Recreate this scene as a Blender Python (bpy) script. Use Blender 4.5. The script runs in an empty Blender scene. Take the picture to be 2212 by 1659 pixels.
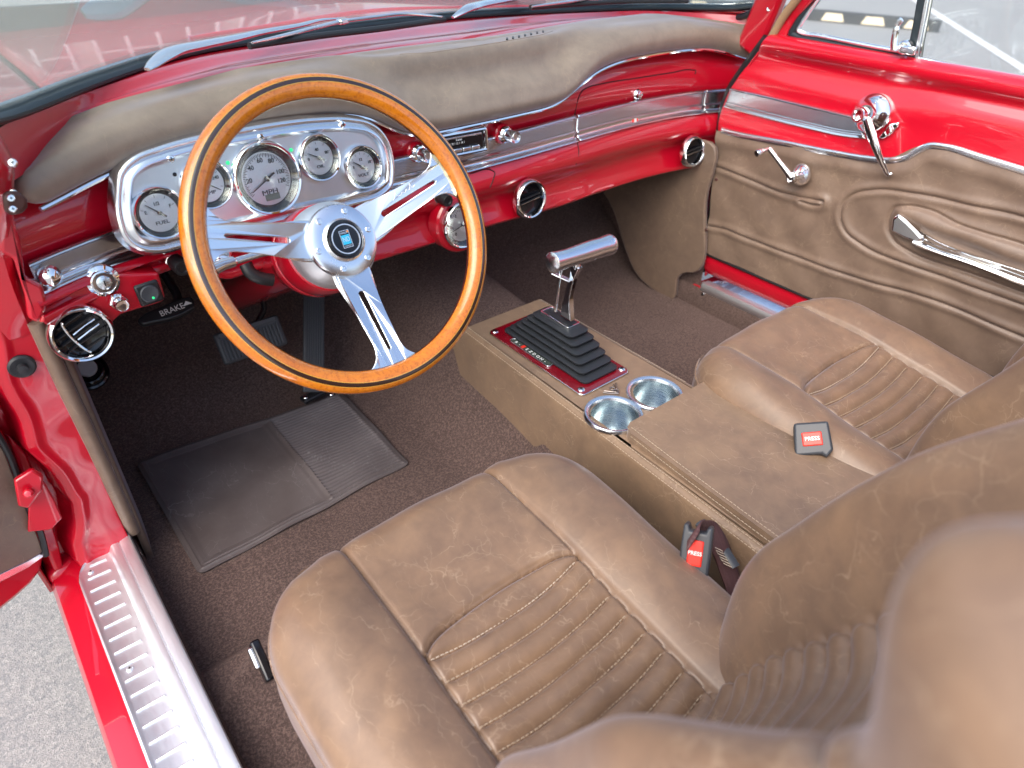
import bpy, bmesh, math, random
import numpy as np
from mathutils import Vector, Matrix
R = math.radians
rnd = random.Random(7)
SC = bpy.context.scene
COL = SC.collection

# ------------------------------------------------------------------ camera
CW, CH = 2212, 1659                      # pixel grid the measurements were taken in
CAMF = 1476.23
CAMP = np.array([-.7212, -.7257, .8987])
YAW, PIT, ROL = np.radians([-40.4628, -35.8863, 1.7542])
_f = np.array([-np.sin(YAW)*np.cos(PIT), np.cos(YAW)*np.cos(PIT), np.sin(PIT)])
_r = np.cross(_f, [0, 0, 1]); _r /= np.linalg.norm(_r)
_u = np.cross(_r, _f)
CR = np.cos(ROL)*_r+np.sin(ROL)*_u
CU = -np.sin(ROL)*_r+np.cos(ROL)*_u
cam = bpy.data.objects.new('camera', bpy.data.cameras.new('camera'))
COL.objects.link(cam)
m = Matrix.Identity(4)
for i in range(3):
    m[i][0] = CR[i]; m[i][1] = CU[i]; m[i][2] = -_f[i]; m[i][3] = CAMP[i]
cam.matrix_world = m
cam.data.sensor_width = 36
cam.data.lens = CAMF/CW*36
cam.data.clip_start = .02
cam.data.clip_end = 600
cam.data.dof.use_dof = True
cam.data.dof.focus_distance = 1.02
cam.data.dof.aperture_fstop = 4.5
SC.camera = cam

# ------------------------------------------------------------------ light
SUN_EL, SUN_AZ = R(48), R(252)           # azimuth clockwise from +Y
w = bpy.data.worlds.new('World'); SC.world = w; w.use_nodes = True
nt = w.node_tree
sky = nt.nodes.new('ShaderNodeTexSky'); sky.sky_type = 'NISHITA'; sky.sun_disc = False
sky.sun_elevation = SUN_EL; sky.sun_rotation = SUN_AZ
sky.air_density = 1.0; sky.dust_density = 3.5; sky.ozone_density = 1.0
bg = nt.nodes['Background']; bg.inputs['Strength'].default_value = .15
nt.links.new(sky.outputs[0], bg.inputs[0])
sl = bpy.data.lights.new('sun', 'SUN'); sl.energy = 1.5; sl.angle = R(60); sl.color = (1, .96, .9)
so = bpy.data.objects.new('sun', sl); COL.objects.link(so)
sd = Vector((math.sin(SUN_AZ)*math.cos(SUN_EL), math.cos(SUN_AZ)*math.cos(SUN_EL), math.sin(SUN_EL)))
so.rotation_euler = sd.to_track_quat('Z', 'Y').to_euler(); so.location = (0, 0, 6)
SC.view_settings.view_transform = 'Standard'
SC.view_settings.look = 'None'
SC.view_settings.exposure = 1.2
SC.view_settings.gamma = 1
SC.cycles.max_bounces = 10
SC.cycles.transparent_max_bounces = 12

# ------------------------------------------------------------------ measuring helpers
def ray(u, v): return _f+CR*(u-CW/2)/CAMF-CU*(v-CH/2)/CAMF
def at(u, v, ax, val):
    d = ray(u, v); i = 'xyz'.index(ax); return CAMP+d*(val-CAMP[i])/d[i]
def atp(u, v, P, n):
    d = ray(u, v); P = np.array(P, float); n = np.array(n, float)
    return CAMP+d*((P-CAMP) @ n)/(d @ n)
_PC = np.polyfit([-.685, -.579, -.137, .083, .304, .529, .763], [.189, .246, .268, .294, .307, .307, .272], 4)
def g(x): return float(np.polyval(_PC, x))     # plan curve of the dash
def atg(u, v, off=0.):
    d = ray(u, v); yv = .25
    for _ in range(40):
        P = CAMP+d*((yv-CAMP[1])/d[1]); yv = .5*yv+.5*(g(P[0])+off)
    return P

# ------------------------------------------------------------------ mesh helpers
def frame(o, z, x=None):
    """matrix with origin o, local Z along z, local X near x"""
    z = Vector(z).normalized()
    x = Vector(x) if x is not None else Vector((1, 0, 0))
    y = z.cross(x)
    if y.length < 1e-5: y = z.cross(Vector((0, 1, 0)))
    y.normalize(); x = y.cross(z)
    M = Matrix.Identity(4)
    for i in range(3):
        M[i][0] = x[i]; M[i][1] = y[i]; M[i][2] = z[i]; M[i][3] = o[i]
    return M
class MB:
    def __init__(s): s.v = []; s.f = []
    def add(s, vs, fs, M=None):
        b = len(s.v)
        for p in vs:
            p = Vector(p)
            s.v.append(tuple(M @ p) if M is not None else tuple(p))
        s.f += [tuple(b+i for i in f) for f in fs]
        return s
    def box(s, c, d, M=None):
        x, y, z = [k/2 for k in d]; c = Vector(c)
        vs = [c+Vector((i*x, j*y, k*z)) for i in (-1, 1) for j in (-1, 1) for k in (-1, 1)]
        return s.add(vs, [(0, 1, 3, 2), (4, 6, 7, 5), (0, 4, 5, 1), (2, 3, 7, 6), (0, 2, 6, 4), (1, 5, 7, 3)], M)
    def grid(s, P, cu=False, cv=False):
        nu, nv = len(P), len(P[0]); vs = [p for row in P for p in row]; fs = []
        for i in range(nu if cu else nu-1):
            for j in range(nv if cv else nv-1):
                a = i*nv+j; b = ((i+1) % nu)*nv+j; c = ((i+1) % nu)*nv+(j+1) % nv; d = i*nv+(j+1) % nv
                fs.append((a, b, c, d))
        return s.add(vs, fs)
    def lathe(s, prof, M=None, n=48, cap=True):
        vs = []; fs = []
        for r, h in prof:
            for k in range(n):
                a = 2*math.pi*k/n; vs.append((r*math.cos(a), r*math.sin(a), h))
        m_ = len(prof)
        for i in range(m_-1):
            for k in range(n):
                fs.append((i*n+k, i*n+(k+1) % n, (i+1)*n+(k+1) % n, (i+1)*n+k))
        if cap:
            if prof[0][0] > 1e-6: fs.append(tuple(range(n))[::-1])
            if prof[-1][0] > 1e-6: fs.append(tuple((m_-1)*n+k for k in range(n)))
        return s.add(vs, fs, M)
    def tube(s, pts, r, n=12, closed=False, cap=True, sy=1., up=None):
        pts = [Vector(p) for p in pts]; N = len(pts)
        rr = r if hasattr(r, '__len__') else [r]*N
        T = []
        for i in range(N):
            a = pts[(i-1) % N] if (closed or i > 0) else pts[i]
            b = pts[(i+1) % N] if (closed or i < N-1) else pts[i]
            T.append((b-a).normalized())
        u = Vector(up) if up is not None else (Vector((0, 0, 1)) if abs(T[0].z) < .9 else Vector((1, 0, 0)))
        rows = []
        for i in range(N):
            if up is not None: u = Vector(up)
            x = (u-T[i]*u.dot(T[i])).normalized(); y = T[i].cross(x); u = x
            rows.append([pts[i]+x*rr[i]*math.cos(2*math.pi*k/n)*sy+y*rr[i]*math.sin(2*math.pi*k/n) for k in range(n)])
        b = len(s.v); s.grid(rows, cu=closed, cv=True)
        if cap and not closed:
            s.f.append(tuple(b+k for k in range(n))[::-1]); s.f.append(tuple(b+(N-1)*n+k for k in range(n)))
        return s
    def prism(s, pts, t, M=None):
        """polygon (2D points) extruded from z=0 to z=t in M"""
        n = len(pts); vs = [(p[0], p[1], 0) for p in pts]+[(p[0], p[1], t) for p in pts]
        fs = [tuple(range(n))[::-1], tuple(range(n, 2*n))]+[(i, (i+1) % n, n+(i+1) % n, n+i) for i in range(n)]
        return s.add(vs, fs, M)
ROOT = {}
def build(name, mb, mat, parent=None, bevel=0, seg=2, subsurf=0, solid=0, smooth=35, off=-1, label=None):
    vs = np.array(mb.v, float)
    if parent is not None: o = ROOT[parent.name]
    else:
        o = (vs.min(0)+vs.max(0))/2; o[2] = vs[:, 2].min()
    me = bpy.data.meshes.new(name)
    me.from_pydata([tuple(p) for p in (vs-o)], [], mb.f); me.validate()
    bm = bmesh.new(); bm.from_mesh(me); bmesh.ops.recalc_face_normals(bm, faces=bm.faces); bm.to_mesh(me); bm.free()
    me.materials.append(mat)
    ob = bpy.data.objects.new(name, me); COL.objects.link(ob)
    if parent is not None: ob.parent = parent
    else: ob.location = o
    ROOT[ob.name] = o
    if bevel:
        b = ob.modifiers.new('b', 'BEVEL'); b.width = bevel; b.segments = seg; b.limit_method = 'ANGLE'; b.angle_limit = R(40)
        b.harden_normals = False
    if solid:
        q = ob.modifiers.new('s', 'SOLIDIFY'); q.thickness = solid; q.offset = off
    if subsurf:
        q = ob.modifiers.new('ss', 'SUBSURF'); q.levels = subsurf; q.render_levels = subsurf
    if smooth:
        me.shade_smooth(); me.set_sharp_from_angle(angle=R(smooth))
    if label: ob['label'] = label
    return ob
def tag(o, label=None, cat=None, group=None, kind=None):
    if label: o['label'] = label
    if cat: o['category'] = cat
    if group: o['group'] = group
    if kind: o['kind'] = kind
    return o
def thing(name, loc, label, cat, group=None):
    o = bpy.data.objects.new(name, None); COL.objects.link(o); o.location = tuple(loc)
    o.empty_display_size = .03
    ROOT[o.name] = np.array(loc, float)
    return tag(o, label, cat, group)
def spl(pts, n=60, closed=False):
    """centripetal-ish catmull-rom through pts, n samples, any dimension"""
    P = np.array(pts, float); N = len(P)
    seg = N if closed else N-1
    L = [np.linalg.norm(P[(i+1) % N]-P[i])+1e-9 for i in range(seg)]
    cum = np.concatenate([[0], np.cumsum(L)]); out = []
    ts = np.linspace(0, cum[-1], n, endpoint=not closed)
    for t in ts:
        i = min(int(np.searchsorted(cum, t, side='right'))-1, seg-1); s = (t-cum[i])/L[i]
        p0 = P[(i-1) % N] if (closed or i > 0) else 2*P[0]-P[1]
        p1 = P[i]; p2 = P[(i+1) % N]
        p3 = P[(i+2) % N] if (closed or i+2 < N) else 2*P[-1]-P[-2]
        l0 = np.linalg.norm(p1-p0)+1e-9; l1 = L[i]; l2 = np.linalg.norm(p3-p2)+1e-9
        m1 = ((p1-p0)/l0*l1+(p2-p1)/l1*l0)/(l0+l1)*l1 if True else 0
        m2 = ((p2-p1)/l1*l2+(p3-p2)/l2*l1)/(l1+l2)*l1
        a = 2*s**3-3*s**2+1; b = s**3-2*s**2+s; c = -2*s**3+3*s**2; d = s**3-s**2
        out.append(a*p1+b*m1+c*p2+d*m2)
    return np.array(out)
def ip(x, tab):
    """smooth interpolation of a table [(x, value)]"""
    xs = [t[0] for t in tab]; ys = [t[1] for t in tab]
    return float(np.interp(x, xs, ys))
def sm(a, b, x):
    t = min(max((x-a)/(b-a), 0), 1); return t*t*(3-2*t)
def text(name, s, size, M, mat, parent, ext=.0003, align='CENTER', shear=0, sx=1., bold=0):
    cu = bpy.data.curves.new('t', 'FONT'); cu.body = s; cu.size = size; cu.extrude = ext
    cu.align_x = align; cu.align_y = 'CENTER'; cu.shear = shear; cu.resolution_u = 3; cu.offset = bold
    ob = bpy.data.objects.new('t', cu); COL.objects.link(ob)
    bpy.context.view_layer.update()
    me = bpy.data.meshes.new_from_object(ob.evaluated_get(bpy.context.evaluated_depsgraph_get()))
    bpy.data.objects.remove(ob)
    mb = MB(); mb.add([(v.co.x*sx, v.co.y, v.co.z) for v in me.vertices], [tuple(p.vertices) for p in me.polygons], M)
    if isinstance(parent, MB):
        b = len(parent.v); parent.v += mb.v; parent.f += [tuple(b+i for i in f) for f in mb.f]; return
    return build(name, mb, mat, parent, smooth=0)
def plate2d(loops, M, t, bev=0.):
    """filled 2D curve with holes, extruded by t, as MB"""
    cu = bpy.data.curves.new('c', 'CURVE'); cu.dimensions = '2D'; cu.fill_mode = 'BOTH'
    for lp in loops:
        sp = cu.splines.new('POLY'); sp.points.add(len(lp)-1)
        for i, p in enumerate(lp): sp.points[i].co = (p[0], p[1], 0, 1)
        sp.use_cyclic_u = True
    cu.extrude = t/2-bev; cu.bevel_depth = bev; cu.bevel_resolution = 2; cu.offset = -bev
    ob = bpy.data.objects.new('c', cu); COL.objects.link(ob)
    bpy.context.view_layer.update()
    me = bpy.data.meshes.new_from_object(ob.evaluated_get(bpy.context.evaluated_depsgraph_get()))
    bpy.data.objects.remove(ob)
    mb = MB(); mb.add([v.co[:] for v in me.vertices], [tuple(p.vertices) for p in me.polygons], M)
    return mb
def inset(pts, d):
    """offset a closed 2D polyline inwards by d (counter-clockwise or clockwise)"""
    P = np.array(pts, float); N = len(P)
    A = .5*sum(P[i][0]*P[(i+1) % N][1]-P[(i+1) % N][0]*P[i][1] for i in range(N))
    s = 1 if A > 0 else -1; out = []
    for i in range(N):
        t = P[(i+1) % N]-P[(i-1) % N]; t /= (np.linalg.norm(t)+1e-12)
        out.append(P[i]+s*np.array([-t[1], t[0]])*d)
    return np.array(out)

def rrect(x0, x1, y0, y1, r, n=6):
    out = []
    for cx, cy, a in ((x1-r, y1-r, 0), (x0+r, y1-r, 90), (x0+r, y0+r, 180), (x1-r, y0+r, 270)):
        for k in range(n+1): out.append((cx+r*math.cos(R(a+90*k/n)), cy+r*math.sin(R(a+90*k/n))))
    return out
from mathutils.bvhtree import BVHTree
def onto(mb, u, v, lift=.0):
    """point of a mesh seen at a measured direction"""
    if not hasattr(mb, 'bvh'): mb.bvh = BVHTree.FromPolygons([Vector(p) for p in mb.v], mb.f)
    h = mb.bvh.ray_cast(Vector(CAMP), Vector(ray(u, v)).normalized())
    if h[0] is None: return None
    n = h[1] if h[1].dot(Vector(ray(u, v))) < 0 else -h[1]
    return np.array(h[0]+n*lift)
# ------------------------------------------------------------------ materials
def M_(name, col=(.5, .5, .5), rough=.5, metal=0., **k):
    mt = bpy.data.materials.new(name); mt.use_nodes = True; b = mt.node_tree.nodes['Principled BSDF']
    b.inputs['Base Color'].default_value = (*col, 1); b.inputs['Roughness'].default_value = rough
    b.inputs['Metallic'].default_value = metal
    for kk, v in k.items(): b.inputs[kk.replace('_', ' ')].default_value = v
    return mt
def N(mt, t, **k):
    n = mt.node_tree.nodes.new(t)
    for a, v in k.items(): setattr(n, a, v)
    return n
def lk(mt, a, b): mt.node_tree.links.new(a, b)
def bsdf(mt): return mt.node_tree.nodes['Principled BSDF']
def noise(mt, scale, detail=4, rough=.55, dist=0, vec=None):
    n = N(mt, 'ShaderNodeTexNoise'); n.inputs['Scale'].default_value = scale; n.inputs['Detail'].default_value = detail
    n.inputs['Roughness'].default_value = rough; n.inputs['Distortion'].default_value = dist
    if vec is None:
        tc = N(mt, 'ShaderNodeTexCoord'); vec = tc.outputs['Object']
    lk(mt, vec, n.inputs['Vector']); return n
def ramp(mt, src, stops):
    r = N(mt, 'ShaderNodeValToRGB'); e = r.color_ramp.elements
    while len(e) < len(stops): e.new(.5)
    for i, (p, c) in enumerate(stops):
        e[i].position = p; e[i].color = (*c, 1) if len(c) == 3 else c
    lk(mt, src, r.inputs[0]); return r
def bump(mt, src, strength, dist=.001, nxt=None):
    b = N(mt, 'ShaderNodeBump'); b.inputs['Strength'].default_value = strength; b.inputs['Distance'].default_value = dist
    lk(mt, src, b.inputs['Height'])
    if nxt is not None: lk(mt, nxt.outputs[0], b.inputs['Normal'])
    lk(mt, b.outputs[0], bsdf(mt).inputs['Normal']); return b
def mixc(mt, f, a, b):
    n = N(mt, 'ShaderNodeMix', data_type='RGBA')
    if hasattr(f, 'links'): lk(mt, f, n.inputs[0])
    else: n.inputs[0].default_value = f
    for s, i in ((a, 6), (b, 7)):
        if hasattr(s, 'links'): lk(mt, s, n.inputs[i])
        else: n.inputs[i].default_value = (*s, 1)
    return n.outputs[2]
def math_(mt, op, a, b=None):
    n = N(mt, 'ShaderNodeMath', operation=op)
    for s, i in ((a, 0), (b, 1)):
        if s is None: continue
        if hasattr(s, 'links'): lk(mt, s, n.inputs[i])
        else: n.inputs[i].default_value = s
    return n.outputs[0]

def scratch_lines(mt, v, scale, specs):
    lines = None
    for sc, th, seed in specs:
        mp = N(mt, 'ShaderNodeMapping'); mp.inputs['Location'].default_value = (seed, seed*.7, seed*1.3)
        mp.inputs['Rotation'].default_value = (.3*seed, .5*seed, .9*seed); mp.inputs['Scale'].default_value = (1, .42, .7)
        nd = noise(mt, 14*scale, 4, .6, 0, v)
        ad = N(mt, 'ShaderNodeVectorMath', operation='MULTIPLY_ADD'); ad.inputs[1].default_value = (.07, .07, .07)
        lk(mt, nd.outputs['Color'], ad.inputs[0]); lk(mt, v, ad.inputs[2])
        lk(mt, ad.outputs[0], mp.inputs['Vector'])
        vo = N(mt, 'ShaderNodeTexVoronoi', feature='DISTANCE_TO_EDGE'); vo.inputs['Scale'].default_value = sc*scale
        lk(mt, mp.outputs[0], vo.inputs['Vector'])
        a = N(mt, 'ShaderNodeMapRange'); a.inputs[1].default_value = 0; a.inputs[2].default_value = th*1.6
        a.inputs[3].default_value = 1; a.inputs[4].default_value = 0
        lk(mt, vo.outputs['Distance'], a.inputs[0])
        nm = noise(mt, 11*scale+seed, 3, .6, 0, v)
        mr = N(mt, 'ShaderNodeMapRange'); mr.inputs[1].default_value = .47; mr.inputs[2].default_value = .64
        lk(mt, nm.outputs[0], mr.inputs[0])
        q = math_(mt, 'MULTIPLY', a.outputs[0], mr.outputs[0])
        lines = q if lines is None else math_(mt, 'MAXIMUM', lines, q)
    return lines
def leather(name, c1, c2, c3, scr=.55, rough=.42, scale=1.):
    mt = M_(name, c1, rough, Sheen_Weight=.25, Sheen_Roughness=.35, Sheen_Tint=(.85, .82, 1, 1))
    tc = N(mt, 'ShaderNodeTexCoord'); v = tc.outputs['Object']
    n1 = noise(mt, 9*scale, 6, .6, .4, v); n2 = noise(mt, 38*scale, 5, .65, .3, v)
    r1 = ramp(mt, n1.outputs[0], [(.36, c2), (.5, c1), (.66, c3)])
    r2 = ramp(mt, n2.outputs[0], [(.35, tuple(x*.82 for x in c1)), (.65, tuple(min(1, x*1.15) for x in c3))])
    base = mixc(mt, .35, r1.outputs[0], r2.outputs[0])
    lines = scratch_lines(mt, v, scale, ((12, .0045, 0), (21, .0065, 5.3), (31, .008, 11.7), (16, .005, 3.1)))
    lf = math_(mt, 'MULTIPLY', lines, scr)
    col = mixc(mt, lf, base, (.42, .31, .21))
    lk(mt, col, bsdf(mt).inputs['Base Color'])
    rr = N(mt, 'ShaderNodeMapRange'); rr.inputs[3].default_value = rough-.07; rr.inputs[4].default_value = rough+.1
    lk(mt, n2.outputs[0], rr.inputs[0]); lk(mt, rr.outputs[0], bsdf(mt).inputs['Roughness'])
    vg = N(mt, 'ShaderNodeTexVoronoi'); vg.inputs['Scale'].default_value = 620; lk(mt, v, vg.inputs['Vector'])
    b1 = bump(mt, vg.outputs['Distance'], .10, .0004)
    bump(mt, n2.outputs[0], .13, .0015, b1)
    return mt
LEA = leather('seat_leather', (.184, .115, .074), (.146, .092, .062), (.220, .136, .082), .40, .36)
LEA_D = leather('panel_leather', (.165, .112, .082), (.145, .098, .073), (.185, .126, .090), .25, .46)
LEA_P = leather('dash_leather', (.235, .180, .138), (.200, .152, .118), (.270, .208, .158), .25, .42)
bsdf(LEA_P).inputs['Sheen Weight'].default_value = .5
LEA_C = leather('console_leather', (.200, .130, .084), (.160, .105, .070), (.238, .156, .096), .45, .43)
def paint(name, c):
    mt = M_(name, c, .28, 0., Coat_Weight=1., Coat_Roughness=.03, Specular_IOR_Level=.4)
    n = noise(mt, 3, 2); bump(mt, n.outputs[0], .02, .01)
    return mt
RED = paint('red_paint', (.48, .003, .017))
RED_D = M_('red_satin_plate', (.16, .002, .008), .2, .0, Coat_Weight=1., Coat_Roughness=.05)
def chrome_m(name, c, r, nscale=0, stretch=None):
    mt = M_(name, c, r, 1.)
    if nscale:
        tc = N(mt, 'ShaderNodeTexCoord'); mp = N(mt, 'ShaderNodeMapping'); mp.inputs['Scale'].default_value = stretch or (1, 1, 1)
        lk(mt, tc.outputs['Object'], mp.inputs['Vector'])
        n = noise(mt, nscale, 4, .6, 0, mp.outputs[0])
        rr = N(mt, 'ShaderNodeMapRange'); rr.inputs[3].default_value = max(.02, r-.08); rr.inputs[4].default_value = r+.12
        lk(mt, n.outputs[0], rr.inputs[0]); lk(mt, rr.outputs[0], bsdf(mt).inputs['Roughness'])
        bump(mt, n.outputs[0], .06, .0005)
    return mt
CHR = chrome_m('chrome', (.86, .87, .88), .06)
CHR2 = chrome_m('polished_aluminium', (.80, .83, .87), .22, 30)
BRU = chrome_m('brushed_aluminium', (.70, .74, .77), .34, 60, (1, 40, 40))
SILV = chrome_m('sill_aluminium', (.84, .87, .91), .46, 40, (10, 1, 10))
RIB = chrome_m('ribbed_chrome', (.74, .76, .79), .2)
STEEL = chrome_m('cup_steel', (.66, .72, .74), .24, 50, (1, 1, 30))
BLK = M_('black_plastic', (.012, .012, .014), .38)
BLKG = M_('black_gloss', (.006, .006, .008), .12)
RUB = M_('black_rubber', (.018, .020, .024), .48)
nz = noise(RUB, 90, 4); bump(RUB, nz.outputs[0], .12, .001)
GASK = M_('gasket_rubber', (.012, .02, .026), .35)
GREY = M_('grey_plastic', (.040, .044, .052), .42)
DBRN = M_('brown_plastic', (.07, .025, .02), .4)
WHT = M_('white_paint_print', (.75, .75, .74), .5)
DGRY = M_('dark_print', (.02, .022, .025), .5)
REDP = M_('red_button', (.75, .025, .012), .35)
GRN = M_('green_lamp', (.02, .45, .16), .2); bsdf(GRN).inputs['Emission Color'].default_value = (.05, .8, .3, 1); bsdf(GRN).inputs['Emission Strength'].default_value = .35
BLUE = M_('emblem_blue', (.03, .42, .68), .3)
ORG = M_('emblem_orange', (.85, .28, .03), .3)
LCD = M_('lcd_display', (.15, .18, .16), .25)
STITCH = M_('stitch_thread', (.42, .33, .24), .7)
STITCHW = M_('pale_stitch_thread', (.55, .47, .38), .7)
TANP = M_('tan_windlace', (.32, .20, .11), .7)
n_ = noise(TANP, 400, 2); bump(TANP, n_.outputs[0], .5, .001)
GLS = bpy.data.materials.new('window_glass'); GLS.use_nodes = True
def glassify(mt, tint, haze, hazec=(.75, .85, .84)):
    t = mt.node_tree; t.nodes.clear()
    o = t.nodes.new('ShaderNodeOutputMaterial'); tr = t.nodes.new('ShaderNodeBsdfTransparent'); gl = t.nodes.new('ShaderNodeBsdfGlossy')
    tl = t.nodes.new('ShaderNodeBsdfTranslucent'); df = t.nodes.new('ShaderNodeBsdfDiffuse'); fr = t.nodes.new('ShaderNodeFresnel')
    ge = t.nodes.new('ShaderNodeNewGeometry'); mr = t.nodes.new('ShaderNodeMapRange'); mr.inputs[3].default_value = 1.45; mr.inputs[4].default_value = .69
    t.links.new(ge.outputs['Backfacing'], mr.inputs[0]); t.links.new(mr.outputs[0], fr.inputs[0])
    tr.inputs[0].default_value = (*tint, 1); gl.inputs['Roughness'].default_value = .01; tl.inputs[0].default_value = (*hazec, 1)
    df.inputs[0].default_value = (*hazec, 1)
    m0 = t.nodes.new('ShaderNodeMixShader'); m0.inputs[0].default_value = .5
    t.links.new(tl.outputs[0], m0.inputs[1]); t.links.new(df.outputs[0], m0.inputs[2])
    m1 = t.nodes.new('ShaderNodeMixShader'); m1.inputs[0].default_value = haze
    t.links.new(tr.outputs[0], m1.inputs[1]); t.links.new(m0.outputs[0], m1.inputs[2])
    m2 = t.nodes.new('ShaderNodeMixShader'); t.links.new(fr.outputs[0], m2.inputs[0])
    t.links.new(m1.outputs[0], m2.inputs[1]); t.links.new(gl.outputs[0], m2.inputs[2])
    t.links.new(m2.outputs[0], o.inputs[0])
glassify(GLS, (.92, .97, .96), .16, (.78, .88, .86))
GLS2 = bpy.data.materials.new('gauge_glass'); GLS2.use_nodes = True; glassify(GLS2, (.97, .98, .98), .0)
GLS3 = bpy.data.materials.new('side_glass'); GLS3.use_nodes = True; glassify(GLS3, (.96, .98, .98), .02)

def carpet():
    mt = M_('brown_carpet', (.06, .035, .03), .95, Sheen_Weight=.12, Sheen_Roughness=.6, Sheen_Tint=(.8, .55, .5, 1))
    n1 = noise(mt, 5, 4); n2 = noise(mt, 260, 4, .85); n3 = noise(mt, 900, 2, .8)
    r1 = ramp(mt, n1.outputs[0], [(.3, (.095, .058, .050)), (.7, (.155, .098, .084))])
    r2 = ramp(mt, n2.outputs[0], [(.40, (.022, .012, .010)), (.5, (.095, .058, .050)), (.60, (.26, .17, .14))])
    lk(mt, mixc(mt, .62, r1.outputs[0], r2.outputs[0]), bsdf(mt).inputs['Base Color'])
    b = bump(mt, n3.outputs[0], .8, .002); bump(mt, n2.outputs[0], 1., .004, b)
    return mt
CARP = carpet()
def asphalt():
    mt = M_('asphalt', (.2, .2, .2), .85)
    tc = N(mt, 'ShaderNodeTexCoord'); v = tc.outputs['Object']
    vo = N(mt, 'ShaderNodeTexVoronoi'); vo.inputs['Scale'].default_value = 190; lk(mt, v, vo.inputs['Vector'])
    vo2 = N(mt, 'ShaderNodeTexVoronoi'); vo2.inputs['Scale'].default_value = 420; lk(mt, v, vo2.inputs['Vector'])
    sep = N(mt, 'ShaderNodeSeparateColor'); lk(mt, vo.outputs['Color'], sep.inputs[0])
    sep2 = N(mt, 'ShaderNodeSeparateColor'); lk(mt, vo2.outputs['Color'], sep2.inputs[0])
    r = ramp(mt, sep.outputs[0], [(0, (.10, .11, .125)), (.3, (.22, .215, .21)), (.7, (.31, .29, .27)), (1, (.46, .44, .41))])
    r2 = ramp(mt, sep2.outputs[1], [(0, (.13, .14, .15)), (.5, (.27, .265, .26)), (1, (.45, .44, .42))])
    c = mixc(mt, .5, r.outputs[0], r2.outputs[0])
    nb = noise(mt, 1.2, 4, .6, 0, v); r3 = ramp(mt, nb.outputs[0], [(.3, (.23, .245, .245)), (.7, (.30, .31, .305))])
    lk(mt, mixc(mt, .35, c, r3.outputs[0]), bsdf(mt).inputs['Base Color'])
    nf = noise(mt, 600, 4, .8, 0, v); b1 = bump(mt, nf.outputs[0], .5, .002); bump(mt, vo2.outputs['Distance'], .35, .002, b1)
    return mt
ASPH = asphalt()
def wood():
    mt = M_('varnished_wood', (.5, .17, .02), .22, Coat_Weight=1., Coat_Roughness=.03)
    tc = N(mt, 'ShaderNodeTexCoord')
    n1 = noise(mt, 9, 5, .6, 1.2, tc.outputs['Object']); n2 = noise(mt, 90, 4, .7, .5, tc.outputs['Object'])
    r = ramp(mt, n1.outputs[0], [(.3, (.46, .115, .004)), (.55, (.64, .185, .006)), (.75, (.76, .26, .009))])
    r2 = ramp(mt, n2.outputs[0], [(.3, (.45, .11, .004)), (.7, (.70, .22, .008))])
    n3 = noise(mt, 260, 3, .7, .2, tc.outputs['Object']); gr = mixc(mt, .5, r.outputs[0], r2.outputs[0])
    dk = ramp(mt, n3.outputs[0], [(.50, (1, 1, 1)), (.68, (.55, .42, .3))]); mm = N(mt, 'ShaderNodeMix', data_type='RGBA', blend_type='MULTIPLY'); mm.inputs[0].default_value = .7
    lk(mt, gr, mm.inputs[6]); lk(mt, dk.outputs[0], mm.inputs[7]); lk(mt, mm.outputs[2], bsdf(mt).inputs['Base Color'])
    return mt
WOOD = wood()
WOODD = M_('dark_wood_inlay', (.03, .012, .008), .25, Coat_Weight=1., Coat_Roughness=.04)
WOODL = M_('light_wood_line', (.62, .36, .06), .25, Coat_Weight=1., Coat_Roughness=.04)
def matm():
    mt = M_('mat_vinyl', (.045, .035, .036), .42)
    n1 = noise(mt, 7, 5, .6, .3); n2 = noise(mt, 60, 5, .7)
    r = ramp(mt, n1.outputs[0], [(.35, (.072, .054, .052)), (.7, (.135, .112, .110))])
    tc = N(mt, 'ShaderNodeTexCoord'); sl_ = scratch_lines(mt, tc.outputs['Object'], 1, ((9, .003, 2), (17, .004, 7.7), (26, .004, 4.1)))
    lk(mt, mixc(mt, math_(mt, 'MULTIPLY', sl_, .5), mixc(mt, .25, r.outputs[0], (.10, .09, .09)), (.30, .28, .28)), bsdf(mt).inputs['Base Color'])
    rr = N(mt, 'ShaderNodeMapRange'); rr.inputs[3].default_value = .3; rr.inputs[4].default_value = .62
    lk(mt, n1.outputs[0], rr.inputs[0]); lk(mt, rr.outputs[0], bsdf(mt).inputs['Roughness'])
    bump(mt, n2.outputs[0], .15, .0008); return mt
MATV = matm()
PEDR = M_('pedal_rubber', (.055, .058, .064), .5)

# ================================================================== SETTING
GZ = -.30
gm = MB(); gm.grid([[(x, y, GZ) for y in (-60, -20, -4, 0, 4, 20, 60, 260)] for x in (-200, -60, -20, -4, 0, 4, 20, 60, 200)])
tag(build('ground', gm, ASPH, smooth=0), kind='structure')
WLINE = M_('road_paint', (.62, .62, .60), .7)
n_ = noise(WLINE, 20, 5); lk(WLINE, ramp(WLINE, n_.outputs[0], [(.35, (.40, .41, .40)), (.5, (.66, .66, .64))]).outputs[0], bsdf(WLINE).inputs['Base Color'])
def gline(p, q, wd):
    p = Vector((p[0], p[1], 0)); q = Vector((q[0], q[1], 0)); d = (q-p).normalized(); n = Vector((-d.y, d.x, 0))*wd/2
    mb = MB(); z = Vector((0, 0, GZ+.004)); mb.add([p+n+z, p-n+z, q-n+z, q+n+z], [(0, 1, 2, 3)])
    tag(build('road_marking', mb, WLINE, smooth=0), kind='structure')
a = at(2010, 22, 'z', GZ); b = at(2235, 165, 'z', GZ)
d_ = (b-a); gline(a-d_*1.2, b+d_*.5, .11)
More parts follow.
